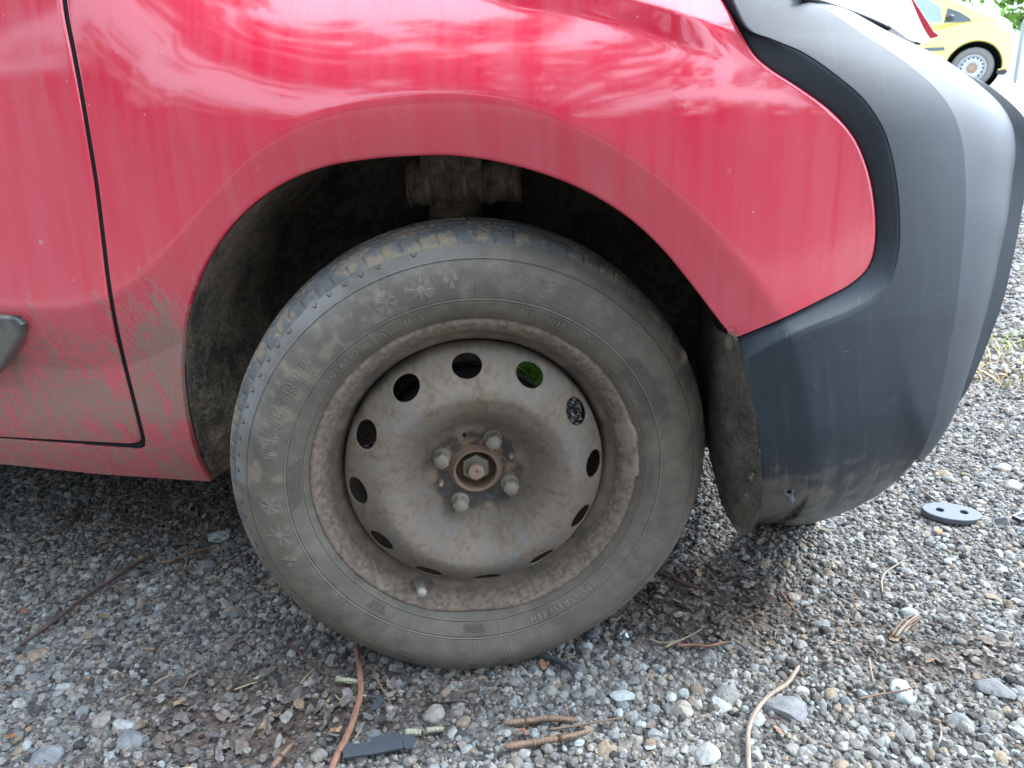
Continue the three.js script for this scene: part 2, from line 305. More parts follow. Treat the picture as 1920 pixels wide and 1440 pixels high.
const L2 = [[1530, -60], [1560, 6], [1612, 36], [1690, 74], [1765, 108], [1838, 160], [1879, 200], [1899, 240], [1904, 284], [1898, 335], [1888, 415], [1874, 480], [1860, 547], [1832, 647], [1800, 747], [1782, 790], [1750, 835], [1718, 868]];
const L3 = [[1600, -60], [1640, 20], [1700, 70], [1782, 122], [1842, 152], [1880, 178], [1918, 214], [1936, 245], [1934, 300], [1921, 380], [1902, 482], [1883, 563], [1853, 647], [1814, 735], [1795, 762], [1780, 792], [1752, 836], [1722, 868]];
const bumper = (() => {
  const N = 300, b0 = sample(B0.slice(2), N), b1 = sample(B1, N), l1 = sample(L1, N);
  const proud = 0.011;
  const bevel = grid(N, 14, (u, v, i, j) => {
    const t = clamp((j - 3) / 11), [ax, ay] = b0[i], [bx, by] = b1[i]; const off = 3.5 / 900;
    const p = onSurf(lerp(ax, bx, t), lerp(ay, by, t), t < 0.02 ? surf : (X, Y) => lerp(surf(X, Y), surfB(X, Y), Math.min(1, t * 1.6)), lerp(-0.006, proud, Math.pow(t, 1.0)) - (t > 0.92 ? (t - 0.92) ** 2 * 0.1 : 0)); if (j < 3) p.z -= [0.012, 0.006, 0.002][j]; return p;
  }, plasticUV);
  const rowsF = 70;
  const face = grid(N, rowsF + 6, (u, v, i, j) => {
    const t = Math.min(1, j / rowsF), [ax, ay] = b1[i], [bx, by] = l1[i]; const x = lerp(ax, bx, t) + 29 * Math.sin(Math.PI * Math.pow(t, 1.2)) * sstep(0.8, 1, u), y = lerp(ay, by, t);
    const bot = sstep(0.72, 0.8, u), top = 1 - sstep(0.0, 0.5, u);
    const roll = lerp(0.004, 0.034, bot) * Math.pow(t, lerp(2.4, 4, bot)) + top * 0.01 * t * t;
    const p = onSurf(x, y, surfB, proud - roll - 0.0012 * Math.max(0, 1 - t / 0.03) ** 2);
    if (j > rowsF) { const k = j - rowsF; if (bot > 0.5) { p.z -= k * 0.014; p.y += 0.0008 * k; } }
    return p;
  }, plasticUV);
  const zl1 = l1.map(([x, y], i) => { const u = i / N, bot = sstep(0.72, 0.8, u), top = 1 - sstep(0, 0.5, u); return onSurf(x, y, surfB, proud - lerp(0.004, 0.034, bot) - top * 0.01); });
  // front facet and the strip round the corner
  const cut = N * 0.75, zl = i => { const q = Math.min(N - 1e-6, i / N * cut), k = Math.floor(q); return zl1[k].clone().lerp(zl1[k + 1], q - k); }, l2 = sample(L2, N), l3 = sample(L3, N);
  const facet = grid(N, 24, (u, v, i, j) => {
    const a = zl(i), [bx, by] = l2[i], zb = a.z - 0.105 - 0.035 * Math.sin(Math.min(1, u * 1.2) * Math.PI); const b = onZ(bx, by, zb), t = j / 24;
    const p = a.clone().lerp(b, t); const k = Math.sin(t * Math.PI) * 0.007; p.x += k; p.z += k * 0.6; p.y += k * 0.3; return p;
  }, plasticUV);
  const edge2 = l2.map(([x, y], i) => onZ(x, y, zl(i).z - 0.105 - 0.035 * Math.sin(Math.min(1, i / N * 1.2) * Math.PI)));
  const strip = grid(N, 12, (u, v, i, j) => {
    const a = edge2[i], [bx, by] = l3[i]; const b = onZ(bx, by, a.z - 0.012), t = j / 12; const p = a.clone().lerp(b, t); p.z -= j ? 0.005 * (1 - t * 0.5) : 0; return p;
  }, plasticUV);
  const OUT = V(0.5, 0.2, 0.8);
  const g = merge([outward(bevel, FRONT), outward(face, FRONT), outward(facet, OUT), outward(strip, V(0.9, 0.1, 0.3))]);
  return part('bumper', g, plastic, van);
})();
// clip on the bumper's lower edge
{
  const p = onSurf(1480, 927, surf, 0.002), q = onSurf(1485, 941, surf, 0.008);
  const c = new THREE.CapsuleGeometry(0.0042, 0.006, 4, 10); c.rotateZ(0.35); c.translate((p.x + q.x) / 2, (p.y + q.y) / 2, q.z);
  const h = new THREE.TorusGeometry(0.005, 0.002, 6, 14); h.translate(p.x - 0.001, p.y + 0.004, p.z);
  part('bumper_clip', merge([c, h]), std({ color: rgb(0.10, 0.115, 0.12), roughness: 0.45 }), bumper);
}

// ---------------------------------------------------------------- wheel arch, underside and the rest of the body
const mudTex = dataTex(1024, 1024, (i, j) => { const u = i / 1024, v = j / 1024, a = fbm(u * 8, v * 8, 5, 101, 8), b = fbm(u * 64, v * 64, 3, 104, 64), f = vnoise(u * 256, v * 256, 256, 107); const t = clamp((0.55 * a + 0.3 * b + 0.15 * f - 0.3) * 2.3); return mix3([0.028, 0.027, 0.026], [0.15, 0.127, 0.098], t); }, true);
const mudBump = dataTex(1024, 1024, (i, j) => { const u = i / 1024, v = j / 1024, t = 0.4 * fbm(u * 16, v * 16, 4, 111, 16) + 0.6 * fbm(u * 90, v * 90, 3, 115, 90); return [t, t, t]; });
const mud = std({ map: mudTex, bumpMap: mudBump, bumpScale: 0.006, roughness: 0.97 });
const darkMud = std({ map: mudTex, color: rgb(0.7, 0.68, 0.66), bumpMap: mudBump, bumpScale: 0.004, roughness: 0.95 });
const HUB = V(0, 0.297, -0.03);
const EDGE = [[1380, 636], [1395, 688], [1409, 750], [1420, 830], [1426, 900], [1423, 950], [1412, 985], [1398, 1001]];
{
  const c = sample(ARCH, 240), n = 240;
  const g = grid(n, 50, (u, v, i, j) => {
    const p = onSurf(c[i][0], c[i][1], surf), dx = p.x - HUB.x, dy = p.y - HUB.y, t = j / 50, l = Math.hypot(dx, dy);
    const low = 1 - sstep(0.3, 0.5, p.y), lump = (fbm(u * 40, v * 9, 4, 121) - 0.5) * (0.006 + 0.022 * low) * sstep(0, 0.1, t);
    const k = 1 + (0.012 * sstep(0, 0.08, t) - low * 0.075 * Math.sin(Math.min(1, t * 1.6) * Math.PI * 0.5) - lump) / l;
    return V(HUB.x + dx * k, HUB.y + dy * k - low * 0.02 * t, p.z - 0.012 - 0.345 * t);
  }, (p, u, v) => [u * 4, v * 1.0]);
  const liner = part('arch_liner', g, std({ map: mudTex, color: rgb(2.0, 1.85, 1.65), bumpMap: mudBump, bumpScale: 0.006, roughness: 0.97 }), van);
  const back = new THREE.Shape(); c.forEach(([x, y], i) => { const p = onSurf(x, y, surf), dx = p.x - HUB.x, dy = p.y - HUB.y; const q = [HUB.x + dx * 1.03, HUB.y + dy * 1.03]; i ? back.lineTo(...q) : back.moveTo(...q); });
  back.lineTo(0.42, 0.2); back.lineTo(-0.38, 0.2); back.closePath();
  const hole = new THREE.Path(); hole.absarc(HUB.x + 0.05, HUB.y + 0.05, 0.15, 0, Math.PI * 2); back.holes.push(hole);
  const bg = new THREE.ShapeGeometry(back, 40); bg.translate(0, 0, -0.33); const q = bg.attributes.uv; for (let i = 0; i < q.count; i++) q.setXY(i, q.getX(i) * 2, q.getY(i) * 2);
  part('inner_panel', bg, darkMud, liner);
  // inner return of the bumper beside the tyre, brown with mud
  const e = sample(EDGE, 90), inn = sample([[1338, 606], [1330, 680], [1328, 760], [1331, 830], [1338, 885], [1350, 935], [1368, 975], [1386, 1003]], 90);
  const be = grid(90, 26, (u, v, i, j) => { const t = j / 26, a = onSurf(e[i][0] + 3, e[i][1], surfB, 0.0095), b = onZ(inn[i][0], inn[i][1], -0.15); const p = a.clone().lerp(b, t); const l = (fbm(u * 14, v * 8, 4, 131) - 0.5) * 0.006 * Math.sin(t * Math.PI); p.x -= Math.sin(t * Math.PI) * 0.004 - l; p.z += t < 0.06 ? 0.002 * (t / 0.06) : 0.002; return p; }, (p, u, v) => [v * 0.5, u * 1.4]);
  part('bumper_end', outward(be, V(-1, 0, 0.5)), std({ map: mudTex, color: rgb(0.78, 0.8, 0.8), bumpMap: mudBump, bumpScale: 0.002, roughness: 0.9 }), bumper);
  const w2 = grid(60, 10, (u, v, i, j) => { const k = Math.round(i * 1.5); return V(onZ(inn[k][0], inn[k][1], -0.15).x + 0.01 * v, onZ(inn[k][0], inn[k][1], -0.15).y, -0.15 - 0.35 * v); });
  part('bumper_inner', w2, darkMud, bumper);
  const crumbsAndPlugs = [], cr = rng(141); for (const [u, v, q] of [[1374, 622, 5], [1379, 630, 6], [1381, 638, 5], [1377, 634, 4], [1396, 700, 5], [1400, 706, 4], [1416, 790, 3], [1420, 826, 4], [1424, 850, 3], [1427, 880, 3], [1426, 905, 4], [1408, 896, 7], [1412, 890, 5], [1400, 930, 6], [1404, 936, 4], [1420, 940, 4], [1368, 612, 3]]) { const p = onSurf(u, v, surfB, 0.008), b = new THREE.IcosahedronGeometry(q / 2500, 1), bp = b.attributes.position; for (let i = 0; i < bp.count; i++) { const k = 0.8 + 0.5 * noise3(bp.getX(i) * 900, bp.getY(i) * 900, bp.getZ(i) * 900, 5); bp.setXYZ(i, bp.getX(i) * k * (0.9 + 0.4 * cr() * 0), bp.getY(i) * k, bp.getZ(i) * k * 0.7); } b.computeVertexNormals(); b.translate(p.x, p.y, p.z - 0.001); crumbsAndPlugs.push(b); }
  { const p = onSurf(1371, 640, surfB, -0.012), b = new THREE.IcosahedronGeometry(0.009, 2); b.scale(0.8, 1.2, 1); b.translate(p.x, p.y, p.z); crumbsAndPlugs.push(b); const q = onSurf(1372, 622, surfB, -0.008), c = new THREE.IcosahedronGeometry(0.005, 2); c.translate(q.x, q.y, q.z); crumbsAndPlugs.push(c); }  // two lumps added behind the corner gap to block leaking light
  part('mud_and_gap_plugs', merge(crumbsAndPlugs), std({ color: rgb(0.13, 0.105, 0.08), roughness: 0.95 }), bumper).userData.kind = 'stuff';
  // suspension: turret beam and damper, caked
  const lumpy = (pts, r, flat, seed) => { const t = tube(pts, r, r * 0.96, 22, 60, 0.10, seed); return t; };
  const bz = -0.235; const A = onZ(768, 345, bz), B = onZ(978, 338, bz);
  const beam = tube([A, A.clone().lerp(B, 0.33), A.clone().lerp(B, 0.66), B], 0.031, 0.028, 26, 90, 0.16, 7);
  const d0 = onZ(852, 352, bz - 0.01), d1 = onZ(858, 470, bz - 0.01); const damper = tube([d0, d0.clone().lerp(d1, 0.5), d1, d1.clone().add(V(0, -0.12, 0))], 0.036, 0.036, 24, 50, 0.06, 9);
  const cup = tube([onZ(790, 312, bz + 0.02), onZ(850, 303, bz + 0.02), onZ(905, 306, bz + 0.02)], 0.016, 0.014, 14, 40, 0.15, 12);
  const strutMat = std({ map: mudTex, color: rgb(3.0, 2.8, 2.6), bumpMap: mudBump, bumpScale: 0.005, roughness: 0.95 });
  const st = part('suspension_turret', beam, strutMat, van); part('damper', damper, strutMat, st); part('turret_flange', cup, strutMat, st);
}
{ // outer shell of the van beyond the frame: keeps light out and throws the shade
  const s = new THREE.Shape();
  [[-2.9, 0.34], [-2.9, 1.55], [-2.7, 1.75], [-0.9, 1.8], [-0.62, 1.72], [-0.12, 1.12], [0.34, 0.99], [0.5, 0.9], [0.56, 0.7], [0.5, 0.36], [0.44, 0.36], [0.40, 0.76], [-0.4, 0.76], [-0.4, 0.34]].forEach((p, i) => i ? s.lineTo(...p) : s.moveTo(...p)); s.closePath();
  const g = new THREE.ExtrudeGeometry(s, { depth: 1.24, bevelEnabled: true, bevelSize: 0.02, bevelThickness: 0.02, bevelSegments: 2 }); g.translate(0, 0, -1.62);
  const q = g.attributes.uv; for (let i = 0; i < q.count; i++) q.setXY(i, 0.55, 0.8);
  part('body', g, paint, van);
  const s2 = new THREE.Shape();
  [[-2.9, 0.42], [-2.9, 1.5], [-2.7, 1.7], [-0.92, 1.75], [-0.66, 1.68], [-0.12, 1.1], [0.2, 1.02], [0.2, 1.0], [-0.64, 1.0], [-0.86, 0.42]].forEach((p, i) => i ? s2.lineTo(...p) : s2.moveTo(...p)); s2.closePath();
  const g2 = new THREE.ExtrudeGeometry(s2, { depth: 0.28, bevelEnabled: true, bevelSize: 0.03, bevelThickness: 0.04, bevelSegments: 4 }); g2.translate(0, 0, -0.47);
  const q2 = g2.attributes.uv; for (let i = 0; i < q2.count; i++) q2.setXY(i, 0.55, 0.8);
  part('side_panel', g2, paint, van);
  const gl = new THREE.Shape(); [[-1.75, 1.1], [-1.75, 1.55], [-0.95, 1.58], [-0.72, 1.5], [-0.32, 1.1]].forEach((p, i) => i ? gl.lineTo(...p) : gl.moveTo(...p)); gl.closePath();
  const gg = new THREE.ExtrudeGeometry(gl, { depth: 0.006, bevelEnabled: false }); gg.translate(0, 0, -0.099);
  part('window', gg, std({ color: rgb(0.02, 0.025, 0.028), roughness: 0.06 }), van);
  const fl = grid(30, 10, (u, v) => V(lerp(-2.8, -0.42, u), 0.235 + 0.01 * Math.sin(u * 30), lerp(-0.22, -1.6, v)));
  part('floor_pan', fl, darkMud, van);
  part('undertray', grid(20, 12, (u, v) => V(lerp(-0.42, 0.5, u), 0.19 + 0.01 * Math.sin(v * 20), lerp(-1.0, -1.62, v))), darkMud, van);
  part('front_bumper', grid(30, 16, (u, v) => V(0.5 + 0.12 * Math.sin(u * Math.PI) * Math.sin((0.25 + 0.5 * v) * Math.PI), lerp(0.2, 0.66, v), lerp(-0.2, -1.6, u)), plasticUV), plastic, van);
  part('far_sill', grid(20, 4, (u, v) => V(lerp(-2.8, 0.5, u), lerp(0.13, 0.5, v), -1.62 + 0.02 * Math.sin(v * 3))), paint, van);
  for (const [x, z] of [[-2.35, -0.12], [-2.35, -1.5], [0.0, -1.5]]) { const w = new THREE.CylinderGeometry(0.3, 0.3, 0.19, 36); w.rotateX(Math.PI / 2); w.translate(x, 0.298, z); part('road_wheel', w, std({ color: rgb(0.03, 0.03, 0.03), roughness: 0.9 }), van); }
  const axle = new THREE.BoxGeometry(0.3, 0.2, 1.2); axle.translate(-2.3, 0.22, -0.82); part('rear_axle', axle, darkMud, van);
  const beamX = tube([V(-0.15, 0.26, -0.3), V(-0.1, 0.24, -0.8), V(-0.15, 0.26, -1.35)], 0.035, 0.035, 12, 20, 0.1, 5); part('subframe', beamX, darkMud, van);
}
// headlight, bonnet front edge
{
  const low = sample([[1500, -4], [1557, 14], [1612, 32], [1668, 56], [1707, 80], [1727, 84]], 60), up = sample([[1470, -150], [1540, -150], [1610, -140], [1660, -100], [1700, -20], [1738, 68]], 60);
  const g = grid(60, 30, (u, v, i, j) => { const t = j / 30; const a = onZ(low[i][0], low[i][1], -0.075 - 0.2 * u), b = onZ(up[i][0], up[i][1], -0.19 - 0.2 * u), p = a.lerp(b, t); const k = Math.sin(t * Math.PI * 0.5); p.y += 0.0 * k; p.z += 0.02 * Math.sin(t * Math.PI); return p; });
  part('headlight', outward(g, V(0.4, 0.6, 0.6)), new THREE.MeshPhysicalMaterial({ color: rgb(0.74, 0.78, 0.8), roughness: 0.25, clearcoat: 1, clearcoatRoughness: 0.03 }), van);
  const t = tube(low.map(([x, y], i) => onZ(x, y - 3 + i * 0.02, -0.073 - 0.2 * i / 60)), 0.0035, 0.0016, 8, 60); part('headlight_seal', t, gapBlack, van);
  const zb = -0.42, a0 = onZ(1676, -20, zb), a1 = onZ(1733, 68, zb - 0.0), dx = onZ(1685, -20, zb).x - a0.x;
  const s = new THREE.Shape(); const w = dx * 1.15; [[a0.x, a0.y], [a0.x + w, a0.y], [a1.x + 0.004, a1.y + 0.004], [onZ(1747, 67, zb).x, onZ(1747, 67, zb).y], [onZ(1745, 70, zb).x, onZ(1745, 70, zb).y], [onZ(1721, 75, zb).x, onZ(1721, 75, zb).y], [onZ(1716, 68, zb).x, onZ(1716, 68, zb).y]].forEach((p, i) => i ? s.lineTo(...p) : s.moveTo(...p)); s.closePath();
  const bg = new THREE.ExtrudeGeometry(s, { depth: 0.02, bevelEnabled: true, bevelSize: 0.001, bevelThickness: 0.002, bevelSegments: 2 }); bg.translate(0, 0, zb); const q = bg.attributes.uv; for (let i = 0; i < q.count; i++) q.setXY(i, 0.6, 0.85);
  const bon = part('bonnet_edge', bg, paint, van); const bp = onZ(1721, 66, zb + 0.024); const bs = new THREE.SphereGeometry(0.0045, 14, 10); bs.translate(bp.x, bp.y, bp.z); part('rubber_stop', bs, std({ color: rgb(0.5, 0.36, 0.33), roughness: 0.7 }), bon);
}

// ---------------------------------------------------------------- the wheel
const wheel = new THREE.Group(); wheel.name = 'wheel'; van.add(wheel);
{
  const az = 7.33 * RAD, el = -20.2 * RAD, n = V(Math.sin(az) * Math.cos(el), Math.sin(el), Math.cos(az) * Math.cos(el)), u = V(0, 1, 0).cross(n).normalize(), v = n.clone().cross(u);
  for (const a of [n, u, v]) a.applyQuaternion(camera.quaternion);
  wheel.quaternion.setFromRotationMatrix(new THREE.Matrix4().makeBasis(u, v, n)); wheel.position.copy(HUB); wheel.updateMatrixWorld(true);
}
const W_SIZE = 0.66, tyreUV = p => [0.5 + p.x / W_SIZE, 0.5 + p.y / W_SIZE];
// writing on the sidewall, drawn round the axle: angle in degrees from the wheel's own x axis, all read clockwise with their tops outwards
const sideHeight = document.createElement('canvas'); sideHeight.width = sideHeight.height = 2048;
{
  const c = sideHeight.getContext('2d'), K = 2048 / W_SIZE; c.fillStyle = '#707070'; c.fillRect(0, 0, 2048, 2048); c.translate(1024, 1024);
  const ring = (r, w, col) => { c.strokeStyle = col; c.lineWidth = w * K; c.beginPath(); c.arc(0, 0, r * K, 0, 7); c.stroke(); };
  // hatched band
  c.strokeStyle = '#929292'; c.lineWidth = 0.0009 * K;
  for (const [a0, a1] of [[150, 45], [-78, -112]]) for (let a = a1; a < a0; a += 0.42) { const q = -a * RAD; c.beginPath(); c.moveTo(Math.cos(q) * 0.237 * K, Math.sin(q) * 0.237 * K); c.lineTo(Math.cos(q) * 0.268 * K, Math.sin(q) * 0.268 * K); c.stroke(); }
  ring(0.2345, 0.0016, '#b8b8b8'); ring(0.2345 - 0.0016, 0.001, '#505050'); ring(0.2135, 0.0012, '#a5a5a5'); ring(0.2135 + 0.0012, 0.001, '#555'); ring(0.2795, 0.0016, '#3c3c3c'); ring(0.2812, 0.0014, '#909090');
  const text = (str, deg, r, size, font = 'sans-serif', weight = 'bold', spread = 1, col = '#b4b4b4', slant = 0) => {
    c.font = `${weight} ${size * K}px ${font}`; c.textAlign = 'center'; c.textBaseline = 'middle'; let a = deg;
    for (const ch of str) {
      const w = c.measureText(ch).width * spread, da = w / (r * K) / RAD; a -= da / 2; const q = -a * RAD;
      c.save(); c.translate(Math.cos(q) * r * K, Math.sin(q) * r * K); c.rotate(q + Math.PI / 2); if (slant) c.transform(1, 0, slant, 1, 0, 0); if (size > 0.015) { c.strokeStyle = col; c.lineWidth = 0.0015 * K; c.strokeText(ch, 0, 0); c.fillStyle = '#7c7c7c'; c.fillText(ch, 0, 0); } else { c.strokeStyle = '#5a5a5a'; c.lineWidth = 0.0012 * K; c.strokeText(ch, 0, 0); c.fillStyle = col; c.fillText(ch, 0, 0); } c.restore(); a -= da / 2;
    }
  };
  const at = (deg, r, fn) => { const q = -deg * RAD; c.save(); c.translate(Math.cos(q) * r * K, Math.sin(q) * r * K); c.rotate(q + Math.PI / 2); c.strokeStyle = '#989898'; c.lineWidth = 0.0021 * K; c.lineCap = 'round'; fn(); c.restore(); };
  const seg = (x0, y0, x1, y1) => { c.beginPath(); c.moveTo(x0 * K, y0 * K); c.lineTo(x1 * K, y1 * K); c.stroke(); };
  const flake = () => { for (let k = 0; k < 6; k++) { c.save(); c.rotate(k * Math.PI / 3); seg(0, 0, 0, -0.0125); seg(0, -0.0075, 0.0038, -0.0115); seg(0, -0.0075, -0.0038, -0.0115); c.restore(); } };
  const sunny = () => { c.beginPath(); c.arc(0, 0, 0.0048 * K, 0, 7); c.fillStyle = '#969696'; c.fill(); for (let k = 0; k < 8; k++) { c.save(); c.rotate(k * Math.PI / 4 + 0.2); seg(0, -0.0075, 0, -0.0135); c.restore(); } };
  const drops = () => { for (const [x, y] of [[-0.006, -0.004], [0.005, -0.005], [0, 0.004]]) { c.beginPath(); c.arc(x * K, y * K, 0.0033 * K, 0, Math.PI); c.lineTo(x * K, (y - 0.008) * K); c.closePath(); c.fillStyle = '#969696'; c.fill(); } };
  at(116, 0.2545, flake); at(106.5, 0.2555, sunny); at(98.5, 0.256, drops); at(186, 0.2545, flake); at(195.5, 0.2545, sunny); at(204, 0.2545, drops);
  text('185/65R15', 173, 0.2545, 0.022, 'sans-serif', 'bold', 1.3, '#b8b8b8');
  text('DEBICA', 84, 0.2575, 0.027, 'sans-serif', 'bold', 1.75, '#989898', -0.3);
  text('NAVIGATOR 2', 8, 0.256, 0.021, 'sans-serif', 'bold', 1.15, '#949494');
  text('DEBICA', 248, 0.2575, 0.027, 'sans-serif', 'bold', 1.75, '#989898', -0.3);
  text('M+S', 114.5, 0.2225, 0.0105, 'sans-serif', 'bold', 1.25, '#c8c8c8');
  at(121, 0.2228, () => { c.lineWidth = 0.0011 * K; c.strokeStyle = '#c4c4c4'; c.beginPath(); c.moveTo(-0.0075 * K, 0.006 * K); c.lineTo(-0.003 * K, -0.003 * K); c.lineTo(-0.001 * K, -0.001 * K); c.lineTo(0.001 * K, -0.007 * K); c.lineTo(0.004 * K, -0.001 * K); c.lineTo(0.0075 * K, 0.006 * K); c.closePath(); c.stroke(); for (let k = 0; k < 3; k++) { c.save(); c.translate(0, 0.0015 * K); c.rotate(k * Math.PI / 3); seg(0, -0.0035, 0, 0.0035); c.restore(); } });
  text('ROTATION', 144.5, 0.2232, 0.0098, 'sans-serif', 'bold', 1.35, '#c4c4c4');
  at(125.5, 0.2232, () => { c.lineWidth = 0.0011 * K; seg(-0.014, -0.004, 0.006, -0.004); seg(-0.014, 0.004, 0.006, 0.004); seg(0.006, -0.004, 0.012, 0); seg(0.006, 0.004, 0.012, 0); });
  at(148.5, 0.2232, () => { c.lineWidth = 0.0011 * K; for (const y of [-0.004, 0, 0.004]) seg(-0.008, y, 0.006, y); });
  text('DLAD', 79.5, 0.2238, 0.0098, 'sans-serif', 'bold', 1.15, '#c0c0c0'); text('UJ1R', 70.5, 0.2238, 0.0098, 'sans-serif', 'bold', 1.15, '#c0c0c0'); text('0720', 60, 0.2235, 0.0098, 'sans-serif', 'bold', 1.1, '#c0c0c0');
  text('1255', 3, 0.2225, 0.0085, 'sans-serif', 'normal', 1, '#b0b0b0');
  text('185/65R15/ 88H', -43.5, 0.2238, 0.0115, 'sans-serif', 'bold', 1.22, '#c4c4c4');
  at(-92, 0.2235, () => { c.lineWidth = 0.0009 * K; c.beginPath(); c.arc(0, 0, 0.0058 * K, 0, 7); c.stroke(); }); text('E3', -91.2, 0.2235, 0.006, 'sans-serif', 'bold', 1, '#c4c4c4');
  text('0230182-S2', -86, 0.2255, 0.0052, 'sans-serif', 'normal', 1, '#b0b0b0'); text('S2WR1 030', -86.5, 0.2205, 0.0052, 'sans-serif', 'normal', 1, '#b0b0b0');
  text('TUBELESS', -121.5, 0.2255, 0.0058, 'sans-serif', 'normal', 1.1, '#b0b0b0'); text('RADIAL', -122.5, 0.2195, 0.0058, 'sans-serif', 'normal', 1.1, '#b0b0b0');
  for (let k = 0; k < 5; k++) text('TREAD PLIES SIDEWALL MAX LOAD SAFETY', 187 + k * 0.6, 0.2185 + k * 0.0031, 0.0030, 'sans-serif', 'normal', 1.05, '#a8a8a8');
  for (const a of [92, 124.5, 18.5, -36.5, -81, -113]) { const q = -a * RAD; c.strokeStyle = '#b2b2b2'; c.lineWidth = 0.0012 * K; c.beginPath(); c.moveTo(Math.cos(q) * 0.2142 * K, Math.sin(q) * 0.2142 * K); c.lineTo(Math.cos(q) * 0.234 * K, Math.sin(q) * 0.234 * K); c.stroke(); }
  c.strokeStyle = '#e8e8e8'; c.lineWidth = 0.0008 * K; c.beginPath(); c.moveTo(0.2095 * K, -0.033 * K); c.lineTo(0.232 * K, -0.0215 * K); c.stroke();
  const r = rng(17); for (let k = 0; k < 26; k++) { const a = (215 + r() * 60) * RAD, R0 = 0.262 + r() * 0.03; c.strokeStyle = r() > 0.5 ? '#4c4c4c' : '#969696'; c.lineWidth = (0.0006 + r() * 0.0012) * K; c.beginPath(); c.arc(0, 0, R0 * K, -a, -a + 0.04 + r() * 0.16); c.stroke(); }
}
const sidePix = sideHeight.getContext('2d').getImageData(0, 0, 2048, 2048).data;
const tyreBump = dataTex(2048, 2048, (x, y) => { const h = sidePix[((2047 - y) * 2048 + x) * 4] / 255, n = vnoise(x / 3, y / 3, 0, 141), m = fbm(x / 60, y / 60, 3, 143); const v = h + 0.03 * (n - 0.5) + 0.05 * (m - 0.5); return [v, v, v]; }, false, false);
const tyreMap = dataTex(2048, 2048, (x, y) => {
  const X = (x / 2048 - 0.5) * W_SIZE, Y = (y / 2048 - 0.5) * W_SIZE, r = Math.hypot(X, Y), a = Math.atan2(Y, X) / RAD, h = sidePix[((2047 - y) * 2048 + x) * 4] / 255 - 0.44;
  const n = fbm(X * 22, Y * 22, 5, 151), m = fbm(X * 90 + 5, Y * 90, 4, 155), f = HASH[(x * 17 + y * 3571) & 65535], p = fbm(a * 0.5, r * 60, 3, 158);
  let c = mix3([0.08, 0.067, 0.053], [0.148, 0.128, 0.102], clamp(1.0 * n + 0.9 * m - 0.45));
  c = mix3(c, [0.165, 0.175, 0.178], sstep(0.262, 0.3, r) * sstep(60, 165, a) * clamp(n * 1.4 - 0.1));                  // bluish, paler shoulder towards the upper left
  c = mix3(c, [0.205, 0.168, 0.125], clamp((p - 0.48) * 2.4 + (m - 0.5) * 3) * 0.8 * sstep(0.225, 0.245, r) * (1 - sstep(0.272, 0.285, r)) * sstep(70, 110, Math.abs(a)) * (a > 0 ? 1 : 0.35));
  c = mix3(c, [0.26, 0.2, 0.13], clamp((m - 0.56) * 9) * sstep(0.294, 0.302, r) * (a > 40 && a < 130 ? 1 : 0.15));
  const wx = X - 0.2, wy = Y - 0.125; c = mix3(c, [0.055, 0.05, 0.046], sstep(0.034, 0.02, Math.hypot(wx * 1.1 + wy * 0.3, wy + wx * 0.7) + (m - 0.5) * 0.02) * 0.7); // damp stain
  if (Math.abs(h) > 0.05) c = mix3(c, h > 0 ? [0.27, 0.255, 0.215] : [0.035, 0.034, 0.031], clamp(Math.abs(h) * 2.4) * 0.8);
  const k = 0.94 + 0.12 * f; return [c[0] * k, c[1] * k, c[2] * k];
}, true, false);
const treadMap = dataTex(1024, 256, (i, j) => { const u = i / 1024, v = j / 256, n = fbm(u * 40, v * 10, 5, 161, 40), m = fbm(u * 120, v * 24, 3, 165, 120); return mix3(mix3([0.06, 0.062, 0.062], [0.13, 0.135, 0.132], n), [0.2, 0.155, 0.105], clamp((n * 0.6 + m * 0.5 - 0.53) * 6) * 0.9); }, true);
const treadBump = dataTex(512, 256, (i, j) => { const n = fbm(i / 8, j / 8, 3, 171, 64); return [n, n, n]; });
const rubber = std({ map: tyreMap, bumpMap: tyreBump, bumpScale: 0.006, roughness: 0.72 });
const treadMat = std({ map: treadMap, bumpMap: treadBump, bumpScale: 0.002, roughness: 0.88 });
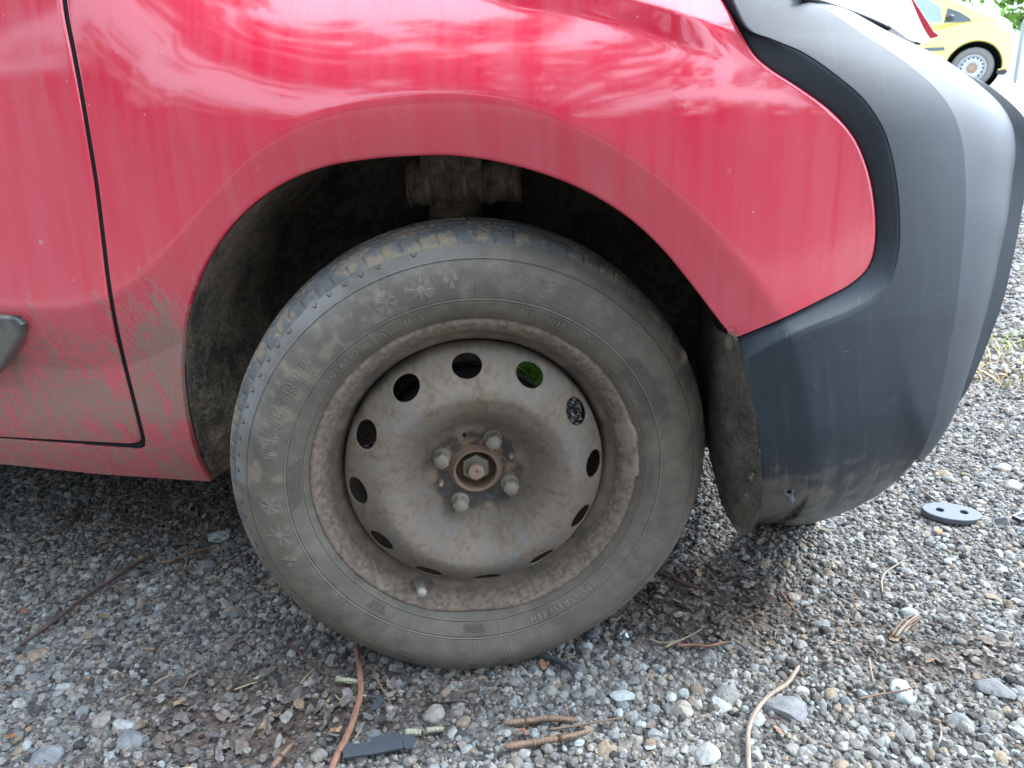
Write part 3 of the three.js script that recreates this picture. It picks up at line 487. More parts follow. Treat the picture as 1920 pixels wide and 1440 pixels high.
{
  const zc = -0.078, half = [[0.199, -0.012], [0.2035, -0.0075], [0.2085, 0.000], [0.214, 0.006], [0.223, 0.0115], [0.236, 0.0158], [0.25, 0.0172], [0.265, 0.0155], [0.279, 0.0095], [0.288, 0.003], [0.2945, -0.0045]];
  const treadHalf = [[0.2945, -0.0045], [0.300, -0.0115], [0.3045, -0.020], [0.3075, -0.031], [0.3095, -0.05], [0.3105, -0.078]];
  const down = V(0, -1, 0).applyQuaternion(wheel.quaternion.clone().invert());
  const squash = p => { const h = p.x * down.x + p.y * down.y + p.z * down.z, lim = HUB.y - 0.002; if (h > lim) p.addScaledVector(down, lim - h + 0.0004); const b = sstep(0.2, 0.297, h) * (1 - Math.min(1, Math.abs(p.x) / 0.16) ** 2); const r = Math.hypot(p.x, p.y); if (b > 0) p.z += b * 0.010 * sstep(0.21, 0.26, r) * (p.z > zc ? 1 : -1); return p; };
  const side = refine(half, 46), side2 = refine(half.map(([r, z]) => [r, 2 * zc - z]), 16);
  const mk = (prof, seg) => outward(grid(seg, prof.length - 1, (u, v, i, j) => { const a = u * Math.PI * 2, [r, z] = prof[j]; return squash(V(Math.cos(a) * r, Math.sin(a) * r, z)); }, tyreUV, true), V(0, 0, 1));
  const front = mk(side, 420), rear = mk(side2, 160);
  const tp = refine([...treadHalf, ...treadHalf.slice(0, -1).reverse().map(([r, z]) => [r, 2 * zc - z])], 72), NSIPE = 86, SEG = NSIPE * 14;
  const tread = grid(SEG, tp.length - 1, (u, v, i, j) => {
    const a = u * Math.PI * 2, [r, z] = tp[j], w = z - zc, aw = Math.abs(w); let cut = 0;
    const ph = mod(u * NSIPE + (aw < 0.052 ? (0.052 - aw) * 28 : (aw - 0.052) * 6), 1), lat = Math.min(ph, 1 - ph);
    cut = Math.max(cut, (1 - sstep(0.04, 0.08, lat)) * 0.0024 * sstep(0.0735, 0.068, aw) * sstep(0.012, 0.02, aw));
    for (const g of [0.014, 0.036]) cut = Math.max(cut, (1 - sstep(0.0028, 0.0045, Math.abs(aw - g))) * 0.006);
    const ph2 = mod(u * NSIPE * 2 + aw * 40, 1); cut = Math.max(cut, (1 - sstep(0.04, 0.10, Math.min(ph2, 1 - ph2))) * 0.0022 * sstep(0.06, 0.05, aw));
    const rr = r - cut; return squash(V(Math.cos(a) * rr, Math.sin(a) * rr, z));
  }, (p, u, v) => [u * 2, v * 0.8], true);
  { const n = tread.attributes.normal, p = tread.attributes.position; let s = 0; for (let i = 0; i < n.count; i += 11) s += n.getX(i) * p.getX(i) + n.getY(i) * p.getY(i); if (s < 0) { const a = tread.index.array; for (let i = 0; i < a.length; i += 3) { const t = a[i]; a[i] = a[i + 1]; a[i + 1] = t; } for (let i = 0; i < n.array.length; i++) n.array[i] *= -1; } }
  // crescent notches moulded round the shoulder
  const notch = []; for (let k = 0; k < NSIPE; k++) { const a = (k + 0.3) / NSIPE * Math.PI * 2; if (Math.cos(a) > -0.25 || HASH[k * 37] < 0.16) continue; const pts = []; for (let q = 0; q < 5; q++) { const t = q / 4 - 0.5, r = 0.2905 + 0.0035 * (4 * t * t), aa = a + t * 0.024; const zz = 0.0006; pts.push(V(Math.cos(aa) * r, Math.sin(aa) * r, zz - 0.002 * Math.abs(t) * 2 + (r > 0.2905 ? -(r - 0.2905) * 1.0 : 0) + 0.0008)); } notch.push(tube(pts, 0.0012, 0.0007, 5, 8)); }
  const geo = mergeGeometries([clean(front), clean(tread), clean(rear)], true);
  const tyre = part('tyre', geo, [rubber, treadMat, rubber], wheel);
  const nm = part('shoulder_notch', mergeGeometries(notch.map(clean)), rubber, wheel); nm.userData.kind = 'stuff';
}
// steel rim
const rimMap = dataTex(1024, 1024, (x, y) => {
  const X = (x / 1024 - 0.5) * 0.48, Y = (y / 1024 - 0.5) * 0.48, r = Math.hypot(X, Y), a = Math.atan2(Y, X);
  const n = fbm(X * 50, Y * 50, 5, 181), m = fbm(X * 190, Y * 190, 3, 185), s = fbm(X * 22 + 7, Y * 12, 4, 188), f = HASH[(x * 29 + y * 1201) & 65535];
  let c = mix3([0.118, 0.092, 0.069], [0.245, 0.196, 0.148], clamp(0.8 * n + 0.8 * m - 0.3));                                // dry mud film
  let blue = clamp((s - 0.45) * 3.0 + (n - 0.5) * 4.2 + (m - 0.5) * 4.0) * sstep(0.055, 0.075, r) * (1 - sstep(0.155, 0.185, r)); blue *= Y < -0.02 ? 1 : 0.8;
  c = mix3(c, [0.085, 0.108, 0.125], blue * 0.42);
  const bowl = sstep(0.052, 0.064, r) * (1 - sstep(0.085, 0.1, r)); c = mix3(c, [0.085, 0.073, 0.062], bowl * 0.2);
  const hub = 1 - sstep(0.05, 0.062, r + (n - 0.5) * 0.02); c = mix3(c, mix3([0.05, 0.05, 0.05], [0.2, 0.128, 0.08], clamp((n - 0.42) * 3.5 + (m - 0.5) * 2)), hub * 0.85);
  const lip = sstep(0.192, 0.2, r); c = mix3(c, mix3([0.135, 0.106, 0.084], [0.24, 0.19, 0.15], clamp((m - 0.25) * 1.8)), lip * 0.8);
  const well = sstep(0.163, 0.168, r) * (1 - sstep(0.19, 0.197, r)); c = mix3(c, mix3([0.075, 0.07, 0.066], [0.19, 0.145, 0.11], clamp(n * 2.2 - 0.55)), well * 0.7);
  const ang = a / RAD, chunk = lip * sstep(-4, 0, ang) * (1 - sstep(20, 24, ang)) * clamp((n - 0.42) * 6); c = mix3(c, [0.27, 0.22, 0.175], chunk * 0.8);
  const k = 0.88 + 0.24 * f * (0.4 + 0.6 * m); return [c[0] * k, c[1] * k, c[2] * k];
}, true, false);
const rimBump = dataTex(1024, 1024, (x, y) => { const X = (x / 1024 - 0.5) * 0.48, Y = (y / 1024 - 0.5) * 0.48, r = Math.hypot(X, Y); const m = fbm(X * 240, Y * 240, 4, 191), n = fbm(X * 60, Y * 60, 4, 195); const pit = clamp((fbm(X * 150 + 3, Y * 150, 3, 199) - 0.6) * 6) * (sstep(0.18, 0.19, r) + 0.15); const v = clamp(0.5 + 0.35 * (m - 0.5) + 0.35 * (n - 0.5) - 0.35 * pit); return [v, v, v]; }, false, false);
const rimMat = new THREE.MeshPhysicalMaterial({ specularIntensity: 0.35, map: rimMap, bumpMap: rimBump, bumpScale: 0.0011, roughness: 0.86, metalness: 0 });
const rimUV = p => [0.5 + p.x / 0.48, 0.5 + p.y / 0.48];
const DISC = refine([[0.0285, -0.0235], [0.045, -0.0235], [0.058, -0.0225], [0.068, -0.0175], [0.082, 0.0005], [0.096, 0.0150], [0.106, 0.0205], [0.116, 0.0235], [0.125, 0.0215], [0.133, 0.0165], [0.150, 0.0], [0.1615, -0.0125], [0.166, -0.0215], [0.1676, -0.040], [0.168, -0.055]], 150);
const discZ = r => { for (let i = 1; i < DISC.length; i++) if (DISC[i][0] >= r) { const t = (r - DISC[i - 1][0]) / (DISC[i][0] - DISC[i - 1][0]); return lerp(DISC[i - 1][1], DISC[i][1], t); } return -0.05; };
{
  // outer rim: well, hump, curled and battered lip
  const prof = refine([[0.1682, -0.062], [0.1695, -0.046], [0.174, -0.034], [0.180, -0.0285], [0.1845, -0.024], [0.188, -0.0165], [0.1925, -0.0095], [0.1975, -0.0038], [0.2028, -0.0002], [0.2068, -0.0006], [0.2084, -0.0035], [0.2076, -0.008], [0.2050, -0.010]], 64);
  const rim = grid(720, prof.length - 1, (u, v, i, j) => {
    const a = u * 360, q = u * Math.PI * 2; let [r, z] = prof[j]; const lip = sstep(0.19, 0.205, r) * (z > -0.02 ? 1 : 0);
    const X = Math.cos(q) * r, Y = Math.sin(q) * r, ro = fbm(X * 150, Y * 150, 2, 201) - 0.5; r += lip * 0.0004 * ro; z += lip * 0.0006 * ro;
    const bump = Math.exp(-(((a - 10) / 9) ** 2)); const ch = sstep(-3, 0, a) * (1 - sstep(19, 20.5, a)) * (0.6 + 0.8 * vnoise(u * 200, 1, 200, 204)); r += lip * 0.0022 * ch; z += lip * (0.0022 * ch + 0.001 * bump);
    const dent = Math.exp(-(((a - 271) / 12) ** 2)); r -= lip * 0.0035 * dent; z -= lip * 0.002 * dent; const kink = Math.exp(-(((a - 255) / 4) ** 2)) + Math.exp(-(((a - 286) / 5) ** 2)); r += lip * 0.001 * kink;
    return V(Math.cos(q) * r, Math.sin(q) * r, z);
  }, p => { const r = Math.hypot(p.x, p.y), k = (r + 0.8 * clamp(p.z + 0.034, 0, 0.036)) / r; return [0.5 + p.x * k / 0.48, 0.5 + p.y * k / 0.48]; }, true);
  const barrel = lathe([[0.1684, -0.058], [0.166, -0.09], [0.166, -0.15], [0.19, -0.165], [0.2, -0.17]], 120);
  part('rim', merge([outward(rim, V(0, 0, 1)), barrel]), new THREE.MeshPhysicalMaterial({ specularIntensity: 0.35, map: rimMap, bumpMap: rimBump, bumpScale: 0.0004, roughness: 0.88 }), wheel);
  // pressed disc with twelve holes
  const NA = 960, rs = DISC.map(p => p[0]), NR = rs.length - 1, HR = 0.0185, holes = []; for (let k = 0; k < 12; k++) holes.push((96.46 - 30 * k) * RAD);
  const arcAt = []; let acc = 0; for (let i = 0; i < DISC.length; i++) { if (i) acc += Math.hypot(DISC[i][0] - DISC[i - 1][0], DISC[i][1] - DISC[i - 1][1]); arcAt.push(acc); }
  const rOfArc = s => { for (let i = 1; i < arcAt.length; i++) if (arcAt[i] >= s) { const t = (s - arcAt[i - 1]) / (arcAt[i] - arcAt[i - 1]); return [lerp(DISC[i - 1][0], DISC[i][0], t), lerp(DISC[i - 1][1], DISC[i][1], t)]; } return DISC[DISC.length - 1]; };
  let sHole = 0; for (let i = 1; i < DISC.length; i++) if (DISC[i][0] >= 0.150) { sHole = arcAt[i]; break; }
  const inside = (a, s) => { for (const h of holes) { let d = a - h; d = Math.atan2(Math.sin(d), Math.cos(d)); const x = d * 0.150, y = s - sHole; if (Math.abs(x) < 0.03 && Math.abs(y) < 0.03) return [Math.hypot(x, y) / HR, x, y, h]; } return null; };
  const pos = [], uv = [], idx = [], keep = [];
  for (let i = 0; i <= NA; i++) for (let j = 0; j <= NR; j++) {
    let a = i / NA * Math.PI * 2, s = arcAt[j]; const q = inside(a, s); let inn = false;
    if (q) { const [d, x, y, h] = q; inn = d < 1; if (Math.abs(d - 1) * HR < 0.00075 && d > 0) { a = h + x / d / 0.150; s = sHole + y / d; inn = false; } }
    const [r, z] = rOfArc(s); pos.push(Math.cos(a) * r, Math.sin(a) * r, z); uv.push(0.5 + Math.cos(a) * r / 0.48, 0.5 + Math.sin(a) * r / 0.48); keep.push(!inn);
  }
  for (let i = 0; i < NA; i++) for (let j = 0; j < NR; j++) { const k = i * (NR + 1) + j, b = k + NR + 1; for (const t of [[k, b, k + 1], [k + 1, b, b + 1]]) if (t.every(v => keep[v])) idx.push(...t); }
  const g = new THREE.BufferGeometry(); g.setAttribute('position', new THREE.Float32BufferAttribute(pos, 3)); g.setAttribute('uv', new THREE.Float32BufferAttribute(uv, 2)); g.setIndex(idx); g.computeVertexNormals(); outward(g, V(0, 0, 1));
  const lips = holes.map(h => { const gg = grid(48, 5, (u, v, i, j) => { const b = u * Math.PI * 2, R = HR + [0.0005, 0.0002, -0.0002, -0.0004, -0.0004, -0.0004][j]; const [r, z] = rOfArc(sHole + Math.sin(b) * R), a = h + Math.cos(b) * R / 0.150; const dz = [0.0002, 0.0003, 0.0001, -0.0005, -0.001, -0.0016][j]; return V(Math.cos(a) * (r + dz * 0.8), Math.sin(a) * (r + dz * 0.8), z + dz * 0.6); }, rimUV, true); return gg; });
  part('wheel_disc', merge([g, ...lips]), rimMat, wheel);
  const rust = std({ map: rimMap, color: rgb(1, 0.78, 0.6), bumpMap: rimBump, bumpScale: 0.002, roughness: 0.85 });
  part('hub_ring', lathe(refine([[0.0345, -0.0236], [0.0325, -0.0215], [0.0300, -0.0175], [0.0285, -0.0165], [0.0268, -0.0175], [0.0262, -0.022], [0.0255, -0.045], [0.004, -0.046]], 40), 96), std({ color: rgb(0.19, 0.125, 0.085), bumpMap: rimBump, bumpScale: 0.002, roughness: 0.85 }), wheel);
  const nutMat = std({ color: rgb(0.175, 0.158, 0.12), roughness: 0.7, bumpMap: rimBump, bumpScale: 0.0012 });
  const hexa = (R, h, chamfer) => { const s = new THREE.Shape(); for (let k = 0; k < 6; k++) { const a = k * Math.PI / 3; k ? s.lineTo(Math.cos(a) * R, Math.sin(a) * R) : s.moveTo(R, 0); } s.closePath(); return new THREE.ExtrudeGeometry(s, { depth: h, bevelEnabled: true, bevelSize: chamfer, bevelThickness: chamfer * 0.8, bevelSegments: 3 }); };
  const nut = hexa(0.0165, 0.016, 0.0022); nut.rotateZ(0.55); nut.translate(0, 0, -0.043);
  const castle = lathe([[0.0132, -0.025], [0.0128, -0.0225], [0.0118, -0.021], [0.0112, -0.0225], [0.0112, -0.03]], 40);
  const nutMesh = part('hub_nut', merge([nut, castle]), nutMat, wheel);
  const stub = lathe([[0.0108, -0.03], [0.0106, -0.0145], [0.0098, -0.0133], [0.003, -0.0131], [0.0022, -0.0145], [0.0004, -0.0160]], 36); part('axle_end', stub, std({ color: rgb(0.25, 0.175, 0.125), roughness: 0.75 }), nutMesh);
  const boltMat = std({ color: rgb(0.185, 0.16, 0.125), roughness: 0.75, bumpMap: rimBump, bumpScale: 0.001 });
  const bolt0 = (() => { const h = hexa(0.0088, 0.013, 0.0014); h.translate(0, 0, -0.018); const cone = lathe([[0.0122, -0.0235], [0.0122, -0.0205], [0.0108, -0.0180], [0.009, -0.0172]], 32); const cap = lathe([[0.0083, -0.0045], [0.0072, -0.0026], [0.004, -0.0016], [0.0003, -0.0013]], 24); return merge([h, cone, cap]); })();
  [66, 157, 246, 336].forEach((d, k) => { const m = part('wheel_bolt', bolt0, boltMat, wheel); m.position.set(Math.cos(d * RAD) * 0.049, Math.sin(d * RAD) * 0.049, 0); m.rotation.z = k * 0.37 + 0.2; });
  const pin = new THREE.CapsuleGeometry(0.0034, 0.008, 4, 14); pin.rotateX(Math.PI / 2); for (const d of [25, 201]) { const m = part('guide_pin', pin, std({ color: rgb(0.24, 0.18, 0.14), roughness: 0.7 }), wheel); m.position.set(Math.cos(d * RAD) * 0.049, Math.sin(d * RAD) * 0.049, -0.0205); m.rotation.x = 0.12; }
  const hole = new THREE.CylinderGeometry(0.0032, 0.0032, 0.002, 20); hole.rotateX(Math.PI / 2); const hm = part('locating_hole', hole, gapBlack, wheel); hm.position.set(Math.cos(108 * RAD) * 0.051, Math.sin(108 * RAD) * 0.051, -0.0238);
  const vs = lathe([[0.0075, -0.045], [0.0068, -0.03], [0.0058, -0.01], [0.0056, 0.002], [0.0060, 0.0035], [0.0060, 0.013], [0.0052, 0.0155], [0.0002, 0.016]], 20); const vm = part('valve_stem', vs, std({ color: rgb(0.27, 0.25, 0.22), roughness: 0.6 }), wheel); vm.position.set(Math.cos(246.5 * RAD) * 0.1765, Math.sin(246.5 * RAD) * 0.1765, 0.004); vm.rotation.y = 0.1; vm.rotation.x = -0.3;
  const drum = lathe([[0.02, -0.075], [0.118, -0.075], [0.122, -0.078], [0.122, -0.1], [0.1, -0.11], [0.03, -0.12]], 64); part('brake_disc', drum, std({ color: rgb(0.03, 0.028, 0.027), roughness: 0.8 }), wheel);
}

// ---------------------------------------------------------------- gravel
const stoneTex = dataTex(256, 256, (i, j) => { const n = fbm(i / 32, j / 32, 5, 211, 8), f = vnoise(i / 2, j / 2, 128, 217), s = vnoise(i / 4, j / 6, 64, 218); const t = 0.62 + 0.5 * (n - 0.5) + 0.35 * (f - 0.5) + 0.08 * (s - 0.5); return [t, t, t * 0.985]; }, true);
const stoneMat = std({ map: stoneTex, roughness: 0.88, bumpMap: stoneTex, bumpScale: 0.0012 });
function stoneGeo(seed, detail, planes, round) {
  const r = rng(seed); let g = new THREE.IcosahedronGeometry(1, detail); g.deleteAttribute('uv'); g.deleteAttribute('normal'); g = mergeVertices(g, 1e-4);
  const p = g.attributes.position, v = V(), cuts = []; for (let k = 0; k < planes; k++) { const n = V(r() * 2 - 1, r() * 2 - 1, r() * 2 - 1).normalize(); cuts.push([n, lerp(0.45, 0.8, r())]); }
  for (let i = 0; i < p.count; i++) { v.fromBufferAttribute(p, i); for (const [n, d] of cuts) { const q = v.dot(n); if (q > d) v.addScaledVector(n, (d - q) * (1 - round)); } v.multiplyScalar(1 + 0.14 * (noise3(v.x * 1.6 + seed, v.y * 1.6, v.z * 1.6, seed) - 0.5) + 0.07 * (noise3(v.x * 4, v.y * 4 + seed, v.z * 4, seed) - 0.5)); p.setXYZ(i, v.x, v.y, v.z); }
  g.computeVertexNormals(); g = toCreasedNormals(g, 0.5); const q = g.attributes.position, uv = new Float32Array(q.count * 2); for (let i = 0; i < q.count; i++) uv.set([0.5 + q.getX(i) * 0.4 + q.getY(i) * 0.25, 0.5 + q.getZ(i) * 0.4 + q.getY(i) * 0.15], i * 2); g.setAttribute('uv', new THREE.BufferAttribute(uv, 2)); return g;
}
function stoneTone(r, c) {
  const k = r(), t = 0.2 + 0.38 * Math.pow(r(), 1.2);
  if (k < 0.40) c.setRGB(t * 1.02, t * 0.98, t * 0.91); else if (k < 0.62) c.setRGB(t * 0.9, t * 0.93, t * 0.93); else if (k < 0.82) c.setRGB(t * 1.06, t * 0.97, t * 0.84);
  else if (k < 0.87) c.setRGB(0.5, 0.39, 0.28).multiplyScalar(0.6 + 0.5 * r()); else if (k < 0.9) c.setRGB(0.6, 0.66, 0.65).multiplyScalar(0.75 + 0.4 * r()); else c.setRGB(0.09, 0.085, 0.085).multiplyScalar(0.7 + 0.6 * r());
  return c;
}
const inView = (p, m) => { const q = p.clone().applyMatrix4(camera.matrixWorldInverse); if (q.z > -0.2) return false; const u = 960 + FOCAL * q.x / -q.z, v = 720 - FOCAL * q.y / -q.z; return u > -m && u < 1920 + m && v > -m && v < 1440 + m; };
camera.matrixWorldInverse.copy(camera.matrixWorld).invert();
{
  const gravel = new THREE.Group(); gravel.name = 'gravel'; gravel.userData.kind = 'stuff'; gravel.userData.label = 'loose grey crushed stone gravel spread over the ground'; gravel.userData.category = 'gravel'; scene.add(gravel);
  const shapes = []; for (let k = 0; k < 10; k++) shapes.push(stoneGeo(300 + k, k < 6 ? 1 : 2, 6 + k % 4, 0.04 + 0.05 * (k % 4)));
  const lists = shapes.map(() => []), r = rng(401), m4 = new THREE.Matrix4(), q = new THREE.Quaternion(), e = new THREE.Euler(), col = new THREE.Color();
  const add = (x, z, s, lift = 0.2) => {
    const k = (r() * shapes.length) | 0, flat = 0.55 + 0.4 * r(), wide = 0.7 + 0.5 * r(); e.set((r() - 0.5) * 0.9, r() * 6.28, (r() - 0.5) * 0.9); q.setFromEuler(e);
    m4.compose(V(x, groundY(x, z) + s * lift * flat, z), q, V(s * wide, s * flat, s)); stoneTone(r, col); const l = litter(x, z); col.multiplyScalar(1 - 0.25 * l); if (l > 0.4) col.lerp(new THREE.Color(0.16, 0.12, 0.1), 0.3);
    lists[k].push([m4.clone(), col.clone()]);
  };
  // near field: sizes as in crushed 4-20 mm stone with fines between
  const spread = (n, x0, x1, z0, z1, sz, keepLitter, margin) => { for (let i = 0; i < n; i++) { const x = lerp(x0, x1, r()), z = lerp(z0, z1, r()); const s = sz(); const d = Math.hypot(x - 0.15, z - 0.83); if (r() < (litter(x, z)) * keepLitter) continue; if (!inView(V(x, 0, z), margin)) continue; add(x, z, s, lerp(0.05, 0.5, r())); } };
  spread(110000, -1.6, 1.7, -1.2, 0.5, () => 0.0016 + 0.0022 * r(), 0.55, 420);
  spread(90000, -1.6, 1.7, -1.2, 0.5, () => 0.0034 + 0.0032 * r() * r(), 0.8, 420);
  spread(26000, -1.6, 1.7, -1.2, 0.5, () => 0.0048 + 0.0062 * r() * r(), 0.92, 420);
  spread(120000, 0.6, 6.5, -8.0, -1.2, () => 0.006 + 0.007 * r() * r(), 0.6, 260);
  spread(26000, 0.6, 5.0, -5.0, -1.2, () => 0.009 + 0.009 * r() * r(), 0.6, 260);
  spread(20000, -3, 0.6, -3.2, -1.2, () => 0.007 + 0.007 * r() * r(), 0.6, 60);
  shapes.forEach((g, k) => { const im = new THREE.InstancedMesh(g, stoneMat, lists[k].length); im.name = 'gravel_stones'; im.userData.kind = 'stuff'; lists[k].forEach(([m, c], i) => { im.setMatrixAt(i, m); im.setColorAt(i, c); }); im.castShadow = im.receiveShadow = true; gravel.add(im); });
  let total = 0; lists.forEach(l => total += l.length); console.log('gravel', total);
  // the stones that show largest, each a piece of the ground
  const big = []; for (let k = 0; k < 8; k++) big.push(stoneGeo(700 + k, 2, 5 + k % 4, 0.1 + 0.07 * (k % 4)));
  const mats = []; for (let k = 0; k < 12; k++) { const c = new THREE.Color(); stoneTone(r, c); if (k < 2) c.setRGB(0.6, 0.6, 0.59); else if (k === 2) c.setRGB(0.3, 0.31, 0.32); else { const s = Math.max(c.r, c.g, c.b); if (s < 0.3) c.multiplyScalar(0.3 / s); } mats.push(std({ map: stoneTex, bumpMap: stoneTex, bumpScale: 0.0016, roughness: 0.86, color: c })); }
  const lay = (x, z, s, flat, wide, k = (r() * 8) | 0, mt = (r() * 12) | 0, turn = r() * 6.28) => { const m = part('stone', big[k], mats[mt], ground); m.position.set(x, groundY(x, z) + s * flat * 0.35, z); m.scale.set(s * wide, s * flat, s); m.rotation.set((r() - 0.5) * 0.35, turn, (r() - 0.5) * 0.35); };
  const spots = [[1470, 1330, 25, 0.45, 1.35, 2], [815, 1340, 12, 0.5, 1.2, 3], [815, 1345, 15, 0.6, 1.1, 3], [1365, 1305, 15, .6, 1.3, 4], [1275, 1335, 17, .55, 1.1, 3], [1350, 1325, 16, .5, 1.1, 5], [1325, 1420, 17, .6, 1.1, 1], [1140, 1410, 14, .5, 1.3, 6], [195, 1355, 15, .55, 1.1, 3], [232, 1365, 16, .5, 1.2, 1], [85, 1425, 19, .5, 1.2, 2], [1165, 1310, 18, .6, 1, 5], [1865, 1295, 20, .55, 1.3, 4], [1540, 1175, 17, .5, 1, 4], [1330, 1235, 15, .6, 1, 4], [1430, 1060, 13, .5, 1.2, 6], [385, 1065, 18, .5, 1.1, 4], [410, 1010, 22, .4, 1.3, 5], [255, 1080, 15, .5, 1, 7], [1690, 1300, 18, .5, 1.2, 5], [1800, 1355, 18, .5, 1, 4], [70, 1230, 15, .4, 1.2, 6], [245, 1395, 18, .6, 1.1, 2], [430, 1310, 10, .5, 1, 4], [1880, 985, 18, .8, .7, 4], [1770, 890, 15, .5, 1.2, 6], [1900, 915, 16, .6, 1.3, 0], [1880, 880, 16, .6, 1.2, 0], [262, 1362, 13, .3, .7, 6]];
  for (const [u, v, s, f, w, m] of spots) { const p = onGround(u, v); lay(p.x, p.z, s / 1000, f, w, (r() * 8) | 0, m, r() * 6.28); }
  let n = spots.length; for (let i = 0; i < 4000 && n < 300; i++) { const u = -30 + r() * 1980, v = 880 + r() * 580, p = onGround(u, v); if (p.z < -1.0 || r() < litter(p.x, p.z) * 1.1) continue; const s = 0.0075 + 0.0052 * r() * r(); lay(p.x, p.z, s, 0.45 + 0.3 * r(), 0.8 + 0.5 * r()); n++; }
}

// ---------------------------------------------------------------- litter: scraps of dead leaf, straw, needles
const leafTex = dataTex(256, 256, (i, j) => { const n = fbm(i / 30, j / 30, 5, 221), v = Math.abs(mod(i / 256 * 7 + j / 256 * 2, 1) - 0.5) * 2; const t = 0.55 + 0.6 * (n - 0.5) + 0.12 * sstep(0.9, 1, v); return [t, t * 0.97, t * 0.93]; }, true);
function scrapGeo(seed, lobes = 0.35) {                            // torn, curled scrap with thickness in its curl
  const r = rng(seed), n = 14, out = [], ph = r() * 6; for (let i = 0; i < n; i++) { const a = i / n * 6.283, R = 0.55 + lobes * (r() - 0.3) + 0.18 * Math.cos(a * 2 + ph); out.push([Math.cos(a) * R, Math.sin(a) * R * 0.7]); }
  const pos = [], uv = [], idx = []; const bend = (x, z) => 0.22 * Math.sin(x * 2.6 + ph) * 0.6 + 0.28 * z * z * Math.cos(ph * 3) + 0.1 * Math.sin(z * 5 + x * 3);
  const K = 4; for (let k = 0; k <= K; k++) for (let i = 0; i < n; i++) { const x = out[i][0] * k / K, z = out[i][1] * k / K; pos.push(x, bend(x, z), z); uv.push(0.5 + x * 0.45, 0.5 + z * 0.45); }
  for (let k = 0; k < K; k++) for (let i = 0; i < n; i++) { const a = k * n + i, b = k * n + (i + 1) % n, c = a + n, d = b + n; idx.push(a, b, c, b, d, c); }
  const g = new THREE.BufferGeometry(); g.setAttribute('position', new THREE.Float32BufferAttribute(pos, 3)); g.setAttribute('uv', new THREE.Float32BufferAttribute(uv, 2)); g.setIndex(idx); g.computeVertexNormals(); return g;
}
const leafMat = std({ map: leafTex, roughness: 0.85 });
{
  const r = rng(501), litterGroup = new THREE.Group(); litterGroup.name = 'leaf_litter'; litterGroup.userData.kind = 'stuff'; litterGroup.userData.label = 'brown torn leaf scraps, straw and needles lying among the gravel'; litterGroup.userData.category = 'leaf litter'; scene.add(litterGroup);
  const geos = [1, 2, 3, 4, 5, 6].map(k => scrapGeo(510 + k)), lists = geos.map(() => []), e = new THREE.Euler(), q = new THREE.Quaternion(), m = new THREE.Matrix4(), c = new THREE.Color();
  for (let i = 0; i < 60000; i++) {
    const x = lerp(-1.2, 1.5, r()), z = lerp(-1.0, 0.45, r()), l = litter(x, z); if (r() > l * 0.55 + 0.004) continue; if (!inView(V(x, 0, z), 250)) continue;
    const s = 0.004 + 0.013 * r() * r() * (l > 0.5 ? 1.35 : 0.7); e.set((r() - 0.5) * 0.9, r() * 6.28, (r() - 0.5) * 0.9); q.setFromEuler(e); m.compose(V(x, groundY(x, z) + 0.004 + 0.007 * r(), z), q, V(s * (0.8 + r() * 0.7), s, s));
    const t = 0.5 + 0.9 * r(), k = r(); if (k < 0.5) c.setRGB(0.14, 0.115, 0.1); else if (k < 0.82) c.setRGB(0.19, 0.175, 0.165); else if (k < 0.97) c.setRGB(0.08, 0.062, 0.054); else c.setRGB(0.26, 0.18, 0.11); lists[(r() * 6) | 0].push([m.clone(), c.clone().multiplyScalar(t * 1.7)]);
  }
  geos.forEach((g, k) => { const im = new THREE.InstancedMesh(g, leafMat, lists[k].length); im.name = 'leaf_scraps'; im.userData.kind = 'stuff'; lists[k].forEach(([a, b], i) => { im.setMatrixAt(i, a); im.setColorAt(i, b); }); litterGroup.add(im); });
  const straw = tube([V(-0.5, 0, 0), V(-0.15, 0.05, 0.04), V(0.2, 0.02, -0.03), V(0.5, 0.06, 0.03)], 0.028, 0.016, 5, 8); const sl = [];
  for (let i = 0; i < 42000; i++) {
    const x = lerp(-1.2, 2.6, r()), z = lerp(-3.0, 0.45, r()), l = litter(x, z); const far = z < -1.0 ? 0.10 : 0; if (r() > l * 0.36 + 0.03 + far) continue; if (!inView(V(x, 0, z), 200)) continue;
    const s = 0.012 + 0.035 * r() * r(); e.set((r() - 0.5) * 0.35, r() * 6.28, (r() - 0.5) * 0.35); q.setFromEuler(e); m.compose(V(x, groundY(x, z) + 0.005 + 0.007 * r(), z), q, V(s, s * 1.1, s * 1.1));
    const k = r(); if (k < 0.6) c.setRGB(0.13, 0.082, 0.06); else if (k < 0.85) c.setRGB(0.055, 0.04, 0.036); else c.setRGB(0.42, 0.33, 0.2); sl.push([m.clone(), c.clone().multiplyScalar(0.7 + 0.6 * r())]);
  }
  const im = new THREE.InstancedMesh(straw, std({ roughness: 0.85 }), sl.length); im.name = 'needles'; im.userData.kind = 'stuff'; sl.forEach(([a, b], i) => { im.setMatrixAt(i, a); im.setColorAt(i, b); }); litterGroup.add(im);
}

